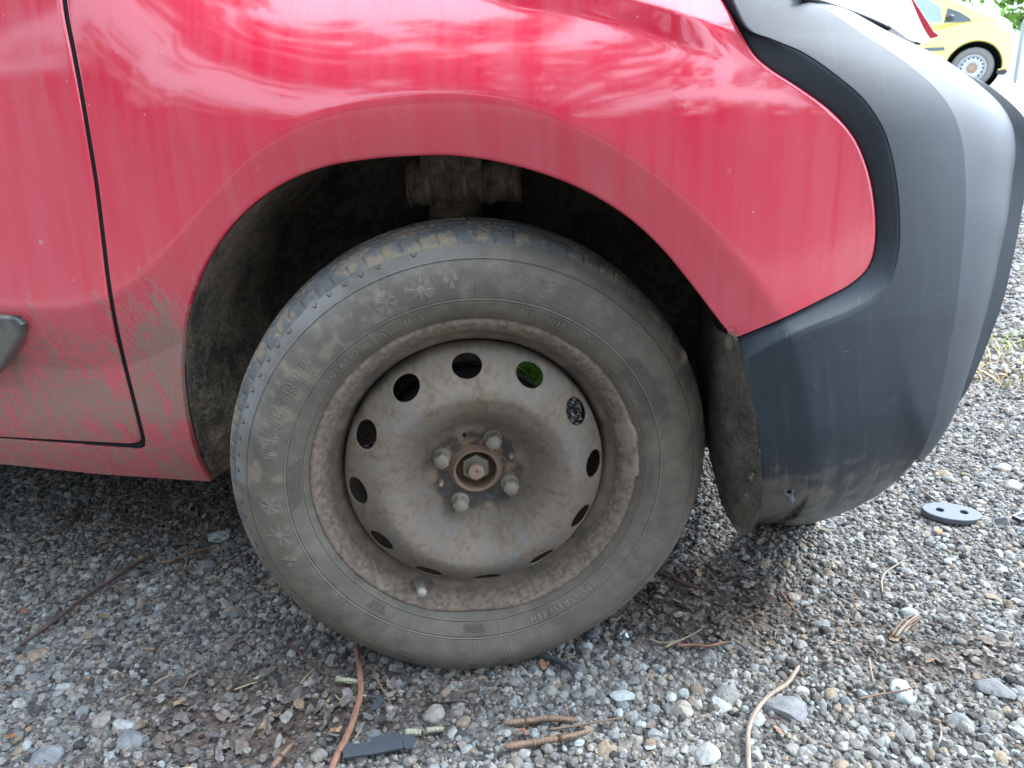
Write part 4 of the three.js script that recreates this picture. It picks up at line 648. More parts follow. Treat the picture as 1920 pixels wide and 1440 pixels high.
// ---------------------------------------------------------------- sticks and twigs, each where it lies
const barkTex = dataTex(256, 512, (i, j) => { const u = i / 256, v = j / 512, n = fbm(u * 12, v * 5, 5, 231, 12), k = fbm(u * 6, v * 60, 3, 236, 6); const t = clamp(0.62 + 0.75 * (n - 0.5) + 0.45 * (k - 0.5)); return [t, t * 0.985, t * 0.965]; }, true);
const barkOf = c => std({ map: barkTex, color: c, bumpMap: barkTex, bumpScale: 0.0012, roughness: 0.82 });
const BARK = { red: barkOf(rgb(0.34, 0.17, 0.11)), pale: barkOf(rgb(0.4, 0.33, 0.255)), brown: barkOf(rgb(0.27, 0.175, 0.12)), dark: barkOf(rgb(0.13, 0.08, 0.062)), straw: barkOf(rgb(0.42, 0.32, 0.2)) };
const STICKS = [
  ['red', [[668, 1212], [675, 1262], [676, 1300], [664, 1345], [650, 1382], [634, 1412], [617, 1452]], 4.0, 4.4, 'long reddish brown stick running from the tyre foot past the black plastic strip'],
  ['pale', [[1499, 1248], [1475, 1282], [1440, 1306], [1414, 1340], [1403, 1372], [1403, 1405], [1404, 1452]], 2.8, 3.2, 'pale bent stick lying against the large flat grey stone'],
  ['brown', [[944, 1356], [985, 1352], [1030, 1347], [1086, 1351]], 4.2, 3.8, 'short thick brown stick, the farther of two lying side by side near the bottom edge'],
  ['brown', [[945, 1401], [1000, 1392], [1050, 1384], [1108, 1371]], 4.8, 3.4, 'thick brown stick, the nearer of two lying side by side near the bottom edge'],
  ['brown', [[1030, 1368], [1085, 1360], [1130, 1352], [1188, 1341]], 1.7, 1.0, 'thin straight twig crossing beside the ends of two thick brown sticks'],
  ['dark', [[38, 1210], [78, 1182], [120, 1150], [165, 1115], [205, 1090], [245, 1062], [290, 1040]], 2.6, 3.8, 'long dark twig slanting over the gravel in the shade of the door sill'],
  ['brown', [[300, 1056], [330, 1049], [362, 1036], [402, 1026]], 3.4, 2.2, 'short brown stick in the shade left of the tyre'],
  ['dark', [[1236, 1076], [1262, 1084], [1288, 1097], [1314, 1104]], 3.6, 3.0, 'short dark stick touching the right side of the tyre'],
  ['straw', [[1214, 1196], [1240, 1205], [1268, 1202], [1298, 1190], [1318, 1177]], 1.5, 1.0, 'pale curved stem lying on dark litter right of the tyre'],
  ['straw', [[1246, 1214], [1262, 1206], [1285, 1198]], 1.9, 1.2, 'short straw yellow stem crossing a pale curved stem'],
  ['red', [[1268, 1211], [1300, 1209], [1332, 1211], [1352, 1205], [1372, 1203]], 2.4, 1.5, 'thin reddish twig lying right of the tyre behind the pale bent stick'],
  ['brown', [[1390, 1162], [1412, 1153], [1446, 1140]], 1.3, 0.8, 'thin short twig on the gravel midway below the bumper'],
  ['red', [[1461, 1106], [1474, 1124], [1486, 1139], [1500, 1151]], 1.9, 1.4, 'thin dark red twig slanting on the gravel below the bumper'],
  ['pale', [[1655, 1111], [1653, 1090], [1661, 1073], [1680, 1060], [1697, 1050]], 1.8, 1.2, 'hooked pale twig in front of the oval rubber pad'],
  ['brown', [[508, 1442], [526, 1420], [548, 1394]], 4.0, 3.2, 'stub of brown stick at the bottom edge left of the black plastic strip'],
  ['dark', [[538, 1204], [560, 1222], [585, 1244], [612, 1268]], 2.2, 1.6, 'dark twig in the leaf litter below the left side of the tyre'],
  ['straw', [[563, 1282], [574, 1268], [596, 1248]], 1.4, 0.8, 'short orange yellow stem standing out of the leaf litter'],
  ['pale', [[286, 1284], [310, 1270], [338, 1256]], 1.6, 1.0, 'pale thin twig in the leaf litter well left of the tyre'],
  ['pale', [[1629, 1232], [1633, 1256], [1638, 1281]], 1.7, 1.3, 'short pale stem sticking from a dark clump right of the flat grey stone'],
  ['brown', [[700, 1262], [716, 1290], [730, 1314], [738, 1338]], 1.4, 1.0, 'thin brown twig just right of the long reddish stick'],
  ['pale', [[664, 1388], [674, 1370], [684, 1352]], 1.1, 0.8, 'thin pale stem behind the black plastic strip'],
  ['straw', [[262, 1158], [266, 1140], [272, 1124]], 1.0, 0.8, 'short upright grass stalk left of the tyre'],
  ['brown', [[318, 1022], [350, 1017], [380, 1019]], 1.6, 1.0, 'small brown twig in deep shade near the tyre tread'],
  ['brown', [[1610, 1310], [1660, 1300], [1702, 1292], [1728, 1280]], 1.5, 1.0, 'thin grey brown twig right of the flat grey stone'],
  ['brown', [[1722, 916], [1745, 932], [1760, 942]], 2.0, 1.4, 'small reddish brown twig behind the oval rubber pad'],
  ['brown', [[1058, 1320], [1064, 1338], [1072, 1352]], 1.6, 1.2, 'short upright brown twig behind two thick sticks'],
  ['pale', [[1760, 1395], [1765, 1375], [1762, 1358]], 1.5, 1.0, 'short pale stem on bright gravel in the lower right'],
];
STICKS.forEach(([mat, pts, r0, r1, label], k) => {
  const P = pts.map(([u, v], i) => onGround(u, v, 0.010 + r0 / 1000 * 0.6 + 0.002 * Math.sin(i * 1.9 + k)));
  const g = [tube(P, r0 / 1000, r1 / 1000, 9, 0, 0.12, 600 + k)]; const rr = rng(620 + k);
  if (r0 > 2.4) for (let q = 0; q < 3; q++) { const i = 1 + ((rr() * (P.length - 2)) | 0), a = P[i]; const kn = new THREE.IcosahedronGeometry(r0 / 1000 * 1.18, 1); const t = new THREE.SphereGeometry(r0 / 1000 * 1.15, 9, 7); t.scale(1, 0.9, 0.9); t.translate(a.x, a.y, a.z); g.push(t); }
  solid(r0 > 2.4 ? 'stick' : 'twig', merge(g), BARK[mat], label, r0 > 2.4 ? 'stick' : 'twig', 'sticks and twigs on the gravel');
});
{ // splintered stalk
  const o = thing('splintered_stalk', 'bundle of pale splintered wood fibres on the gravel right of the dark litter', 'wood splinter');
  for (let k = 0; k < 6; k++) { const a = onGround(1672 + k * 7, 1192 - k * 3 + (k % 2) * 5, 0.008), b = onGround(1716 + (k % 3) * 6, 1150 + k * 3, 0.014 + 0.003 * (k % 3)); part('splinter', tube([a, a.clone().lerp(b, 0.5).add(V(0.002 * (k - 2), 0.003, 0)), b], 0.0022, 0.0012, 6, 14, 0.2, k), k % 2 ? BARK.pale : BARK.brown, o); }
}
// fallen leaves and pale bits that stand out
const LEAVES = [
  [628, 1366, 9, [0.62, 0.33, 0.17], 'small pale orange leaf left of the long reddish stick'], [1058, 1240, 0, 0, ''], [188, 978, 7, [0.42, 0.16, 0.05], 'small rusty orange leaf in deep shade under the sill'],
  [264, 1045, 7, [0.46, 0.4, 0.12], 'yellow green leaf lying on the long dark twig'], [413, 1047, 4, [0.5, 0.2, 0.05], 'round orange speck of leaf left of the tyre'], [45, 1146, 8, [0.42, 0.15, 0.06], 'rusty leaf on the gravel near the left edge'],
  [194, 1154, 7, [0.5, 0.27, 0.08], 'ochre leaf on gravel right of the long dark twig'], [1018, 1245, 8, [0.4, 0.15, 0.08], 'reddish leaf next to the curved black strip'], [1602, 1120, 6, [0.6, 0.28, 0.1], 'small orange leaf on gravel below the bumper'],
  [1460, 1368, 7, [0.58, 0.3, 0.2], 'salmon leaf scrap in front of the large flat grey stone'], [1218, 1362, 9, [0.42, 0.24, 0.14], 'brown leaf lying beside the thin straight twig'], [1760, 995, 8, [0.55, 0.3, 0.12], 'tan leaf in front of the oval rubber pad'],
  [370, 1272, 10, [0.3, 0.22, 0.15], 'curled tan leaf in the middle of the leaf litter'], [430, 1205, 15, [0.22, 0.18, 0.155], 'large grey brown leaf in the litter below the sill shade'], [190, 1205, 17, [0.2, 0.17, 0.15], 'large flat grey leaf at the left end of the litter'],
  [650, 1310, 16, [0.27, 0.23, 0.2], 'large grey leaf touching the long reddish stick'], [560, 1318, 11, [0.36, 0.24, 0.14], 'folded tan leaf right in the litter below the tyre'], [732, 1300, 8, [0.36, 0.27, 0.2], 'upright brown leaf right of the thin brown twig'], [305, 1385, 13, [0.22, 0.16, 0.125], 'dark brown leaf on the gravel below the litter'],
  [470, 1375, 11, [0.25, 0.2, 0.17], 'grey brown leaf at the lower edge of the litter'], [340, 1345, 12, [0.24, 0.19, 0.16], 'flat brown leaf left in the lower litter'], [500, 1260, 13, [0.2, 0.165, 0.14], 'flat grey brown leaf in the upper litter'], [980, 1370, 8, [0.36, 0.17, 0.1], 'reddish brown leaf between the two thick sticks'], [18, 1380, 9, [0.5, 0.2, 0.06], 'bright rusty leaf at the left edge near the bottom'],
  [1690, 1290, 6, [0.3, 0.2, 0.12], 'small brown leaf beside the thin grey brown twig'], [1880, 1300, 0, 0, ''],
];
LEAVES.forEach(([u, v, s, c, label], k) => { if (!s) return; const p = onGround(u, v, 0.012), m = solid('fallen_leaf', scrapGeo(640 + k, 0.5), std({ map: leafTex, color: rgb(c[0] * 0.9 + 0.02, c[1] * 0.95 + 0.02, c[2] + 0.02), roughness: 0.8 }), label, 'leaf', 'fallen leaves on the gravel'); m.position.copy(p); m.scale.setScalar(s / 1000 * 1.25); m.rotation.set(0.25 * Math.sin(k * 3), k * 1.7, 0.2 * Math.cos(k * 5)); });
[[652, 1276, 44, 4.4, 'pale green catkin lying left of the long reddish stick'], [775, 1374, 30, 4.6, 'pale green catkin touching the end of the black plastic strip'], [816, 1368, 34, 3.8, 'slender pale catkin on gravel right of the black plastic strip'], [484, 1270, 16, 2.6, 'tiny pale catkin in the middle of the leaf litter']].forEach(([u, v, L, r0, label], k) => {
  const a = onGround(u - L / 2, v - 3 + k * 2.5, 0.011), b = onGround(u + L / 2, v + 3 - k * 2.5, 0.011), g = tube([a, a.clone().lerp(b, 0.3), a.clone().lerp(b, 0.7), b], r0 / 1000, r0 / 1000 * 0.8, 12, 40, 0.35, 660 + k); solid('catkin', g, std({ map: barkTex, color: rgb(0.42, 0.41, 0.29), bumpMap: barkTex, bumpScale: 0.002, roughness: 0.9 }), label, 'catkin', 'catkins on the gravel');
});

// ---------------------------------------------------------------- scraps of plastic and rubber
const blackPlastic = std({ color: rgb(0.045, 0.055, 0.065), roughness: 0.42, bumpMap: grainBump, bumpScale: 0.0002 });
{
  const strip = (px, th, label, name, mat = blackPlastic, lift = 0.011) => { const P = px.map(([u, v]) => onGround(u, v, lift)), y = P.reduce((a, p) => a + p.y, 0) / P.length; const s = new THREE.Shape(); P.forEach((p, i) => i ? s.lineTo(p.x, -p.z) : s.moveTo(p.x, -p.z)); s.closePath(); const g = new THREE.ExtrudeGeometry(s, { depth: th, bevelEnabled: true, bevelSize: 0.0007, bevelThickness: 0.0007, bevelSegments: 2 }); g.rotateX(-Math.PI / 2); g.translate(0, y, 0); const uv = g.attributes.uv; for (let i = 0; i < uv.count; i++) uv.setXY(i, uv.getX(i) * 2, uv.getY(i) * 2); return g; };
  const o = thing('plastic_strip', 'torn flat black plastic strip lying in front of the tyre beside the long reddish stick', 'plastic strip');
  part('strip', strip([[644, 1397], [654, 1393], [660, 1399], [695, 1396], [700, 1386], [749, 1375], [756, 1402], [700, 1415], [644, 1423]], 0.0022), blackPlastic, o); part('torn_end', strip([[757, 1381], [776, 1379], [779, 1386], [774, 1402], [762, 1404], [757, 1399]], 0.0012), blackPlastic, o);
  const c = [[978, 1227], [1010, 1229], [1038, 1236], [1060, 1248], [1072, 1262]].map(([u, v]) => onGround(u, v, 0.011)), cv = new THREE.CatmullRomCurve3(c), g = grid(40, 10, (u, v) => { const p = cv.getPointAt(u), a = v * 6.2832; return p.add(V(Math.cos(a) * 0.0012, Math.sin(a) * 0.0055 * (0.6 + 0.4 * Math.sin(u * 3.14)), Math.cos(a) * 0.0030)); });
  solid('rubber_strip', g, blackPlastic, 'curved black rubber strip poking out from under the tyre', 'rubber strip');
  const d = onGround(1108, 1190, 0.014); const w = new THREE.SphereGeometry(0.011, 18, 12); w.scale(1, 0.55, 0.8); w.translate(d.x, d.y, d.z); solid('rubber_lump', w, blackPlastic, 'dark rounded rubber lump under the right side of the tyre foot', 'rubber lump');
  solid('plastic_shred', merge([strip([[686, 1303], [702, 1306], [714, 1308], [712, 1311], [688, 1307]], 0.0014), strip([[708, 1312], [718, 1312], [708, 1328], [698, 1332], [699, 1322]], 0.0014)]), blackPlastic, 'thin folded shred of black plastic right of the long reddish stick', 'plastic shred');
  [[1167, 1186, 5, 0.9], [1176, 1191, 5, -0.5]].forEach(([u, v, s, t], k) => { const p = onGround(u, v, 0.014), b = scrapGeo(690 + k, 0.1); const m = solid('plastic_chip', b, std({ color: rgb(0.55, 0.7, 0.82), roughness: 0.35 }), k ? 'pale blue plastic chip, the nearer of two beside the tyre' : 'pale blue plastic chip, the farther of two beside the tyre', 'plastic chip'); m.position.copy(p); m.scale.setScalar(s / 1000 * 1.2); m.rotation.set(0.5, t, 0.4 - 0.8 * k); });
  // oval pad with two holes
  const p = onGround(1781, 973, 0.0), pad = thing('rubber_pad', 'dark grey oval rubber pad with two round holes lying right of the bumper', 'rubber pad', [p.x, p.y + 0.008, p.z], -0.05);
  const s = new THREE.Shape(); s.absellipse(0, 0, 0.0485, 0.0245, 0, Math.PI * 2); for (const x of [-0.0205, 0.0205]) { const h = new THREE.Path(); h.absellipse(x, 0.001, 0.0088, 0.0078, 0, Math.PI * 2, true); s.holes.push(h); } const h3 = new THREE.Path(); h3.absarc(0, 0.001, 0.0016, 0, 7, true); s.holes.push(h3);
  const pg = new THREE.ExtrudeGeometry(s, { depth: 0.007, bevelEnabled: true, bevelSize: 0.0022, bevelThickness: 0.0022, bevelSegments: 4, curveSegments: 60 }); pg.rotateX(-Math.PI / 2); pg.rotateX(0.10); pg.rotateZ(-0.06); part('pad', pg, std({ color: rgb(0.085, 0.098, 0.115), roughness: 0.5 }), pad);
  const q = onGround(1914, 974, 0.012), bx = thing('plastic_scrap', 'small black plastic piece with pale edges at the right edge behind the rubber pad', 'plastic piece', [q.x, q.y, q.z], 0.5);
  const fr = new THREE.Shape(); [[-0.012, -0.008], [0.014, -0.008], [0.014, 0.008], [-0.012, 0.008]].forEach((a, i) => i ? fr.lineTo(...a) : fr.moveTo(...a)); const fh = new THREE.Path(); [[-0.0105, -0.0065], [-0.0105, 0.0065], [0.0125, 0.0065], [0.0125, -0.0065]].forEach((a, i) => i ? fh.lineTo(...a) : fh.moveTo(...a)); fr.holes.push(fh);
  const fg = new THREE.ExtrudeGeometry(fr, { depth: 0.002, bevelEnabled: false }); fg.rotateX(-Math.PI / 2); fg.translate(0, 0.006, 0); part('pale_rim', fg, std({ color: rgb(0.5, 0.52, 0.56), roughness: 0.5 }), bx); const fb = new THREE.BoxGeometry(0.027, 0.006, 0.017, 2, 2, 2); fb.translate(0.001, 0.0028, 0); part('block', fb, std({ color: rgb(0.02, 0.022, 0.03), roughness: 0.5 }), bx);
}

// ---------------------------------------------------------------- the yellow car on the hard standing behind
{
  const hub = onZ(1822, 128, -12.6), by = groundY(hub.x, hub.z) + 0.012, R = 0.3;
  const car = thing('parked_car', 'yellow parked car with grey steel wheel beyond the dark bumper', 'car', [hub.x, by, hub.z], -22.7 * RAD), yl = new THREE.MeshPhysicalMaterial({ color: rgb(0.9, 0.81, 0.27), roughness: 0.4, clearcoat: 1, clearcoatRoughness: 0.08 }), blk = std({ color: rgb(0.03, 0.033, 0.036), roughness: 0.6 });
  const sill = 0.24, lift = hub.y - by - R; // wheel centre at (0, R + lift)
  const cy = R + lift, s = new THREE.Shape();
  const P = [[-3.2, cy + 0.0], [-3.22, cy + 0.45], [-3.15, cy + 0.75], [-2.95, cy + 1.2], [-2.7, cy + 1.32], [-1.4, cy + 1.36], [-0.95, cy + 1.28], [-0.62, cy + 1.14], [-0.24, cy + 0.93], [0.1, cy + 0.77], [0.28, cy + 0.70], [0.40, cy + 0.62], [0.455, cy + 0.5], [0.5, cy + 0.34], [0.53, cy + 0.2], [0.53, cy - 0.03], [0.38, cy - 0.07]];
  s.moveTo(...P[0]); s.lineTo(...P[1]); s.splineThru(P.slice(2, 9).map(p => new THREE.Vector2(...p))); s.splineThru(P.slice(9, 16).map(p => new THREE.Vector2(...p))); s.lineTo(...P[16]);
  s.absarc(0.01, cy, 0.372, -0.25, Math.PI + 0.25, false); s.lineTo(-2.15, cy - 0.09); s.absarc(-2.52, cy, 0.372, -0.25, Math.PI + 0.25, false); s.closePath();
  const g = new THREE.ExtrudeGeometry(s, { depth: 1.46, bevelEnabled: true, bevelSize: 0.05, bevelThickness: 0.07, bevelSegments: 5, curveSegments: 28, bevelOffset: -0.05 }); g.translate(0, 0, -1.56);
  part('body', g, yl, car);
  const flat = (pts, z, d, mat, name, parent = car) => { const h = new THREE.Shape(); pts.forEach((p, i) => i ? h.lineTo(p[0], cy + p[1]) : h.moveTo(p[0], cy + p[1])); h.closePath(); const e = new THREE.ExtrudeGeometry(h, { depth: d, bevelEnabled: true, bevelSize: 0.008, bevelThickness: 0.006, bevelSegments: 2 }); e.translate(0, 0, z); return part(name, e, mat, parent); };
  const glass = new THREE.MeshPhysicalMaterial({ color: rgb(0.32, 0.42, 0.44), roughness: 0.05, clearcoat: 1 });
  flat([[-1.5, 0.68], [-1.5, 1.2], [-1.1, 1.18], [-0.86, 1.08], [-0.56, 0.88], [-0.5, 0.68]], -0.035, 0.006, glass, 'side_window'); flat([[-2.7, 0.72], [-2.6, 1.18], [-1.6, 1.2], [-1.6, 0.7]], -0.035, 0.006, glass, 'side_window');
  flat([[-0.47, 0.67], [-0.45, 0.86], [-0.30, 0.80], [-0.14, 0.70], [-0.12, 0.665]], -0.034, 0.01, std({ color: rgb(0.10, 0.13, 0.15), roughness: 0.5 }), 'mirror_triangle');
  const mir = new THREE.SphereGeometry(0.09, 20, 14); mir.scale(0.75, 0.62, 0.9); mir.translate(-0.40, cy + 0.72, 0.11); part('mirror', mir, blk, car);
  flat([[-1.6, 0.285], [-1.6, 0.325], [-0.42, 0.31], [-0.41, 0.275]], 0.008, 0.018, std({ color: rgb(0.10, 0.12, 0.14), roughness: 0.5 }), 'door_moulding');
  flat([[0.36, -0.10], [0.34, -0.05], [0.44, -0.04], [0.47, -0.065], [0.44, -0.10]], -0.35, 0.34, blk, 'bumper_lip');
  flat([[0.30, 0.52], [0.2, 0.66], [0.33, 0.63], [0.4, 0.56], [0.42, 0.5]], -0.045, 0.01, new THREE.MeshPhysicalMaterial({ color: rgb(0.75, 0.77, 0.78), roughness: 0.1, clearcoat: 1 }), 'headlight');

  const wheelOf = (x, parent) => {
    const w = new THREE.Group(); w.name = 'wheel'; w.position.set(x, cy, -0.02); parent.add(w);
    part('tyre', lathe(refine([[0.188, -0.03], [0.2, -0.012], [0.225, -0.0], [0.26, -0.004], [0.285, -0.02], [0.297, -0.05], [0.3, -0.1], [0.295, -0.17]], 40), 64), std({ color: rgb(0.15, 0.145, 0.14), roughness: 0.85 }), w);
    const dm = std({ color: rgb(0.42, 0.46, 0.5), roughness: 0.5 }), pr = [[0.03, -0.035], [0.07, -0.035], [0.09, -0.015], [0.12, -0.002], [0.145, -0.012], [0.165, -0.04], [0.175, -0.04], [0.185, -0.015], [0.192, -0.012], [0.195, -0.02]];
    const rim = part('rim', lathe(refine(pr, 40), 64), dm, w); const hl = []; for (let k = 0; k < 16; k++) { const a = k / 16 * 6.2832, c = new THREE.CylinderGeometry(0.0135, 0.0135, 0.006, 14); c.rotateX(Math.PI / 2); c.rotateY(0.5); c.translate(0.146, 0, -0.010); c.rotateZ(a); hl.push(c); } const hm = part('vent_hole', merge(hl), gapBlack, w); hm.userData.kind = 'stuff';
    const hb = [lathe([[0.068, -0.034], [0.066, -0.028], [0.05, -0.026], [0.03, -0.02], [0.001, -0.018]], 30)]; for (let k = 0; k < 4; k++) { const c = new THREE.CylinderGeometry(0.009, 0.009, 0.016, 8); c.rotateX(Math.PI / 2); c.translate(0.048, 0, -0.02); c.rotateZ(k * 1.571 + 0.4); hb.push(c); } part('hub', merge(hb), std({ color: rgb(0.3, 0.22, 0.15), roughness: 0.8 }), w);
    return w;
  };
  wheelOf(0, car); wheelOf(-2.52, car);
  const al = lathe([[0.371, -0.02], [0.371, -0.4], [0.1, -0.41]], 48); al.translate(0.01, cy, 0); part('arch_liner', al, blk, car); const al2 = lathe([[0.371, -0.02], [0.371, -0.4], [0.1, -0.41]], 48); al2.translate(-2.52, cy, 0); part('arch_liner', al2, blk, car);
}

// ---------------------------------------------------------------- trees and bushes
const leafCard = (() => { const s = new THREE.Shape(); s.moveTo(0, -0.5); s.bezierCurveTo(0.42, -0.25, 0.36, 0.2, 0, 0.55); s.bezierCurveTo(-0.36, 0.2, -0.42, -0.25, 0, -0.5); const g = new THREE.ShapeGeometry(s, 3); const p = g.attributes.position; for (let i = 0; i < p.count; i++) p.setZ(i, 0.12 * p.getX(i) ** 2 * 4 - 0.1 * p.getY(i) ** 2); g.computeVertexNormals(); return g; })();
const foliage = new THREE.MeshPhysicalMaterial({ color: 0xffffff, roughness: 0.7, transmission: 0.35, thickness: 0 });
const barkMat = std({ map: barkTex, color: rgb(0.2, 0.16, 0.125), roughness: 0.9 });
function tree(name, label, cat, x, z, trunkH, clumps, leaf, perClump, tone, seed, group, lean = 0) {
  const r = rng(seed), y0 = groundY(x, z), t = thing(name, label, cat, [x, y0, z], 0, group); const parts = [];
  const trunkR = Math.max(0.03, 0.035 * trunkH); parts.push(tube([V(0, -0.1, 0), V(lean * 0.3, trunkH * 0.5, 0.03), V(lean, trunkH, 0)], trunkR, trunkR * 0.6, 10, 20, 0.12, seed));
  for (const [cx, cy, cz, cr] of clumps) parts.push(tube([V(lean * 0.7, trunkH * 0.75, 0), V((cx + lean) * 0.5, (cy + trunkH) * 0.5 + 0.1, cz * 0.5), V(cx, cy, cz)], trunkR * 0.42, trunkR * 0.12, 6, 12, 0.1, seed + 1));
  part('trunk', merge(parts), barkMat, t);
  const n = clumps.length * perClump, im = new THREE.InstancedMesh(leafCard, foliage, n), m = new THREE.Matrix4(), q = new THREE.Quaternion(), e = new THREE.Euler(), c = new THREE.Color(); let k = 0;
  for (const [cx, cy, cz, cr] of clumps) { const sub = []; for (let i = 0; i < 14; i++) { const d = V(r() * 2 - 1, r() * 2 - 1, r() * 2 - 1).normalize().multiplyScalar(cr * Math.cbrt(0.15 + 0.85 * r())); sub.push(d); }
    for (let i = 0; i < perClump; i++) { const b = sub[(r() * 14) | 0], sp = cr * 0.34; const p = V(cx + b.x + (r() + r() - 1) * sp, cy + b.y * 0.85 + (r() + r() - 1) * sp * 0.8, cz + b.z + (r() + r() - 1) * sp); e.set(r() * 6.28, r() * 6.28, r() * 6.28); q.setFromEuler(e); const s = leaf * (0.6 + 0.8 * r()); m.compose(p, q, V(s, s, s)); im.setMatrixAt(k, m); const b2 = 0.6 + 0.8 * r(); c.setRGB(tone[0] * b2, tone[1] * b2 * (0.9 + 0.2 * r()), tone[2] * b2); im.setColorAt(k++, c); } }
  im.name = 'crown'; im.castShadow = im.receiveShadow = true; t.add(im); return t;
}
const clumpsIn = (seed, n, rx, ry, rz, y, rr) => { const r = rng(seed), o = []; for (let i = 0; i < n; i++) { const d = V(r() * 2 - 1, r() * 2 - 1, r() * 2 - 1).normalize().multiplyScalar(Math.cbrt(r())); o.push([d.x * rx, y + d.y * ry, d.z * rz, rr * (0.7 + 0.6 * r())]); } return o; };
tree('leafy_bush', 'bright green bush standing right behind the bonnet of the yellow car', 'bush', 9.7, -17.5, 1.6, clumpsIn(801, 12, 1.7, 1.5, 1.2, 2.1, 0.75), 0.16, 520, [0.2, 0.36, 0.07], 811);
tree('leafy_bush', 'loose green bush at the right edge beside the leaning grey post', 'bush', 11.6, -16.8, 1.3, clumpsIn(802, 11, 1.6, 1.4, 1.2, 1.6, 0.7), 0.15, 520, [0.2, 0.37, 0.08], 812);
tree('leafy_bush', 'green bush behind the yellow car seen over its roof line', 'bush', 6.9, -20.5, 2.0, clumpsIn(803, 12, 2.6, 1.4, 1.3, 2.2, 0.9), 0.18, 420, [0.2, 0.34, 0.09], 813);
// trees on the viewer's side: their crowns are what the red paint reflects
const crownAt = (seed, n, ox, oz, rx, ry, rz, y, rr) => clumpsIn(seed, n, rx, ry, rz, y, rr).map(([x, yy, z, q]) => [x + ox, yy, z + oz, q]);
tree('broadleaf_tree', 'leafy tree on the near side, its crown mirrored in the left of the red fender', 'tree', -7.2, 5.2, 4.2, crownAt(821, 46, 3.6, -0.8, 3.6, 1.6, 3.0, 7.0, 0.62), 0.1, 560, [0.065, 0.12, 0.03], 831, null, 1.2);
tree('broadleaf_tree', 'leafy tree on the near side, its crown mirrored in the middle of the red fender', 'tree', -0.9, 10.5, 5.0, crownAt(822, 52, 0.9, -4.6, 3.6, 1.7, 3.4, 7.6, 0.62), 0.1, 560, [0.06, 0.115, 0.03], 832, null, 0.3);
tree('broadleaf_tree', 'leafy tree on the near side, its crown mirrored next to the dark bumper', 'tree', 8.4, 6.4, 4.2, crownAt(823, 46, -3.2, -1.6, 3.4, 1.6, 3.0, 7.2, 0.62), 0.1, 560, [0.065, 0.12, 0.03], 833, null, -1.0);
tree('broadleaf_tree', 'wide leafy tree added out of view behind the outbuilding to fill the mirrored sky gap', 'tree', 0.5, 13.2, 4.0, crownAt(824, 130, 0, 0, 15, 2.3, 1.6, 5.9, 0.75), 0.13, 420, [0.065, 0.12, 0.03], 834);  // added unseen tree: fills the sky gap in the reflection, dims low light
{ // plain rendered outbuilding on the near side: the smooth pale zone in the paint is its wall; lengthened and darkened to cut light under the van
  const b = thing('outbuilding', 'plain rendered outbuilding out of view on the near side mirrored smoothly in the car side', 'building', [0.6, 0, 8.6]), t = dataTex(256, 256, (x, y) => { const n = fbm(x / 32, y / 32, 5, 851, 8); return mix3([0.13, 0.127, 0.12], [0.19, 0.185, 0.176], n); }, true); t.repeat.set(4, 1);
  const w = new THREE.BoxGeometry(34, 3.9, 3.0, 8, 4, 2); w.translate(0, 1.9, 1.5); part('wall', w, std({ map: t, roughness: 0.9 }), b); const rf = new THREE.BoxGeometry(34.6, 0.16, 3.6); rf.translate(0, 3.93, 1.5); part('roof', rf, std({ color: rgb(0.12, 0.11, 0.105), roughness: 0.8 }), b);
}
{ // leaning grey post
  const a = onZ(1904.5, 148, -14.2), b = onZ(1921, 35, -14.1); const y = groundY(a.x, a.z); a.y = y - 0.02;
  solid('post', tube([a, a.clone().lerp(b, 0.5), b], 0.035, 0.035, 12, 12), std({ color: rgb(0.2, 0.25, 0.32), roughness: 0.6 }), 'thin leaning grey post at the right edge beyond the yellow car', 'post');
}
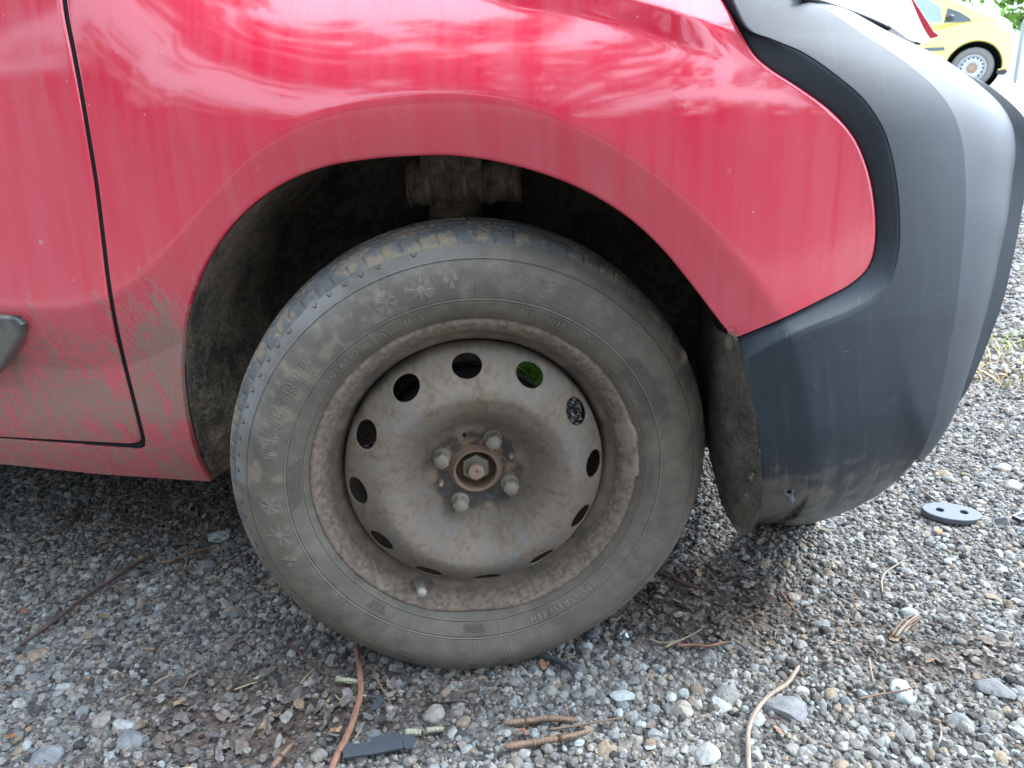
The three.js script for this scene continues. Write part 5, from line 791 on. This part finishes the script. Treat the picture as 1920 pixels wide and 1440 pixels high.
// grass: weeds by the far side of the front wheel (seen through a hole of the rim) and dry tufts right of the bumper
function grassTuft(name, label, cx, cz, n, h, spread, tone, seed) {
  const r = rng(seed), pos = [], idx = [], col = [];
  for (let i = 0; i < n; i++) { const a = r() * 6.28, d = spread * Math.sqrt(r()), x = cx + Math.cos(a) * d, z = cz + Math.sin(a) * d, y = groundY(x, z), H = h * (0.4 + 0.8 * r()), w = 0.0014 + 0.0022 * r(), b = r() * 6.28, ln = (0.3 + 1.1 * r()) * H, k = pos.length / 3, t = 0.7 + 0.6 * r(); for (let q = 0; q <= 4; q++) { const u = q / 4, ww = w * (1 - u * 0.85), ox = Math.cos(b) * ln * u * u, oz = Math.sin(b) * ln * u * u; pos.push(x + ox - Math.sin(b) * ww, y + H * u * (1 - 0.25 * u), z + oz + Math.cos(b) * ww, x + ox + Math.sin(b) * ww, y + H * u * (1 - 0.25 * u), z + oz - Math.cos(b) * ww); for (let e = 0; e < 2; e++) col.push(tone[0] * t, tone[1] * t, tone[2] * t); if (q < 4) idx.push(k + q * 2, k + q * 2 + 1, k + q * 2 + 2, k + q * 2 + 1, k + q * 2 + 3, k + q * 2 + 2); } }
  const g = new THREE.BufferGeometry(); g.setAttribute('position', new THREE.Float32BufferAttribute(pos, 3)); g.setAttribute('color', new THREE.Float32BufferAttribute(col, 3)); g.setIndex(idx); g.computeVertexNormals(); g.setAttribute('uv', new THREE.Float32BufferAttribute(new Float32Array(pos.length / 3 * 2), 2));
  return solid(name, g, std({ color: 0xffffff, vertexColors: true, roughness: 0.7 }), label, 'grass');
}
{ const p = onGround(998, 692); const far = camera.position.clone().addScaledVector(dirOf(994, 690), 1.98); grassTuft('grass_tuft', 'bright green grass seen through a hole of the steel wheel', far.x, far.z, 420, 0.17, 0.05, [0.2, 0.42, 0.05], 901); }
{ const p = onGround(1888, 690); grassTuft('dry_grass', 'straw coloured dry grass on the gravel right of the bumper edge', p.x, p.z, 220, 0.045, 0.2, [0.5, 0.4, 0.2], 902); const q = onGround(1905, 650); grassTuft('grass_tuft', 'few green blades behind the dry grass right of the bumper', q.x, q.z, 36, 0.06, 0.1, [0.3, 0.42, 0.08], 903); }

renderer.render(scene, camera);
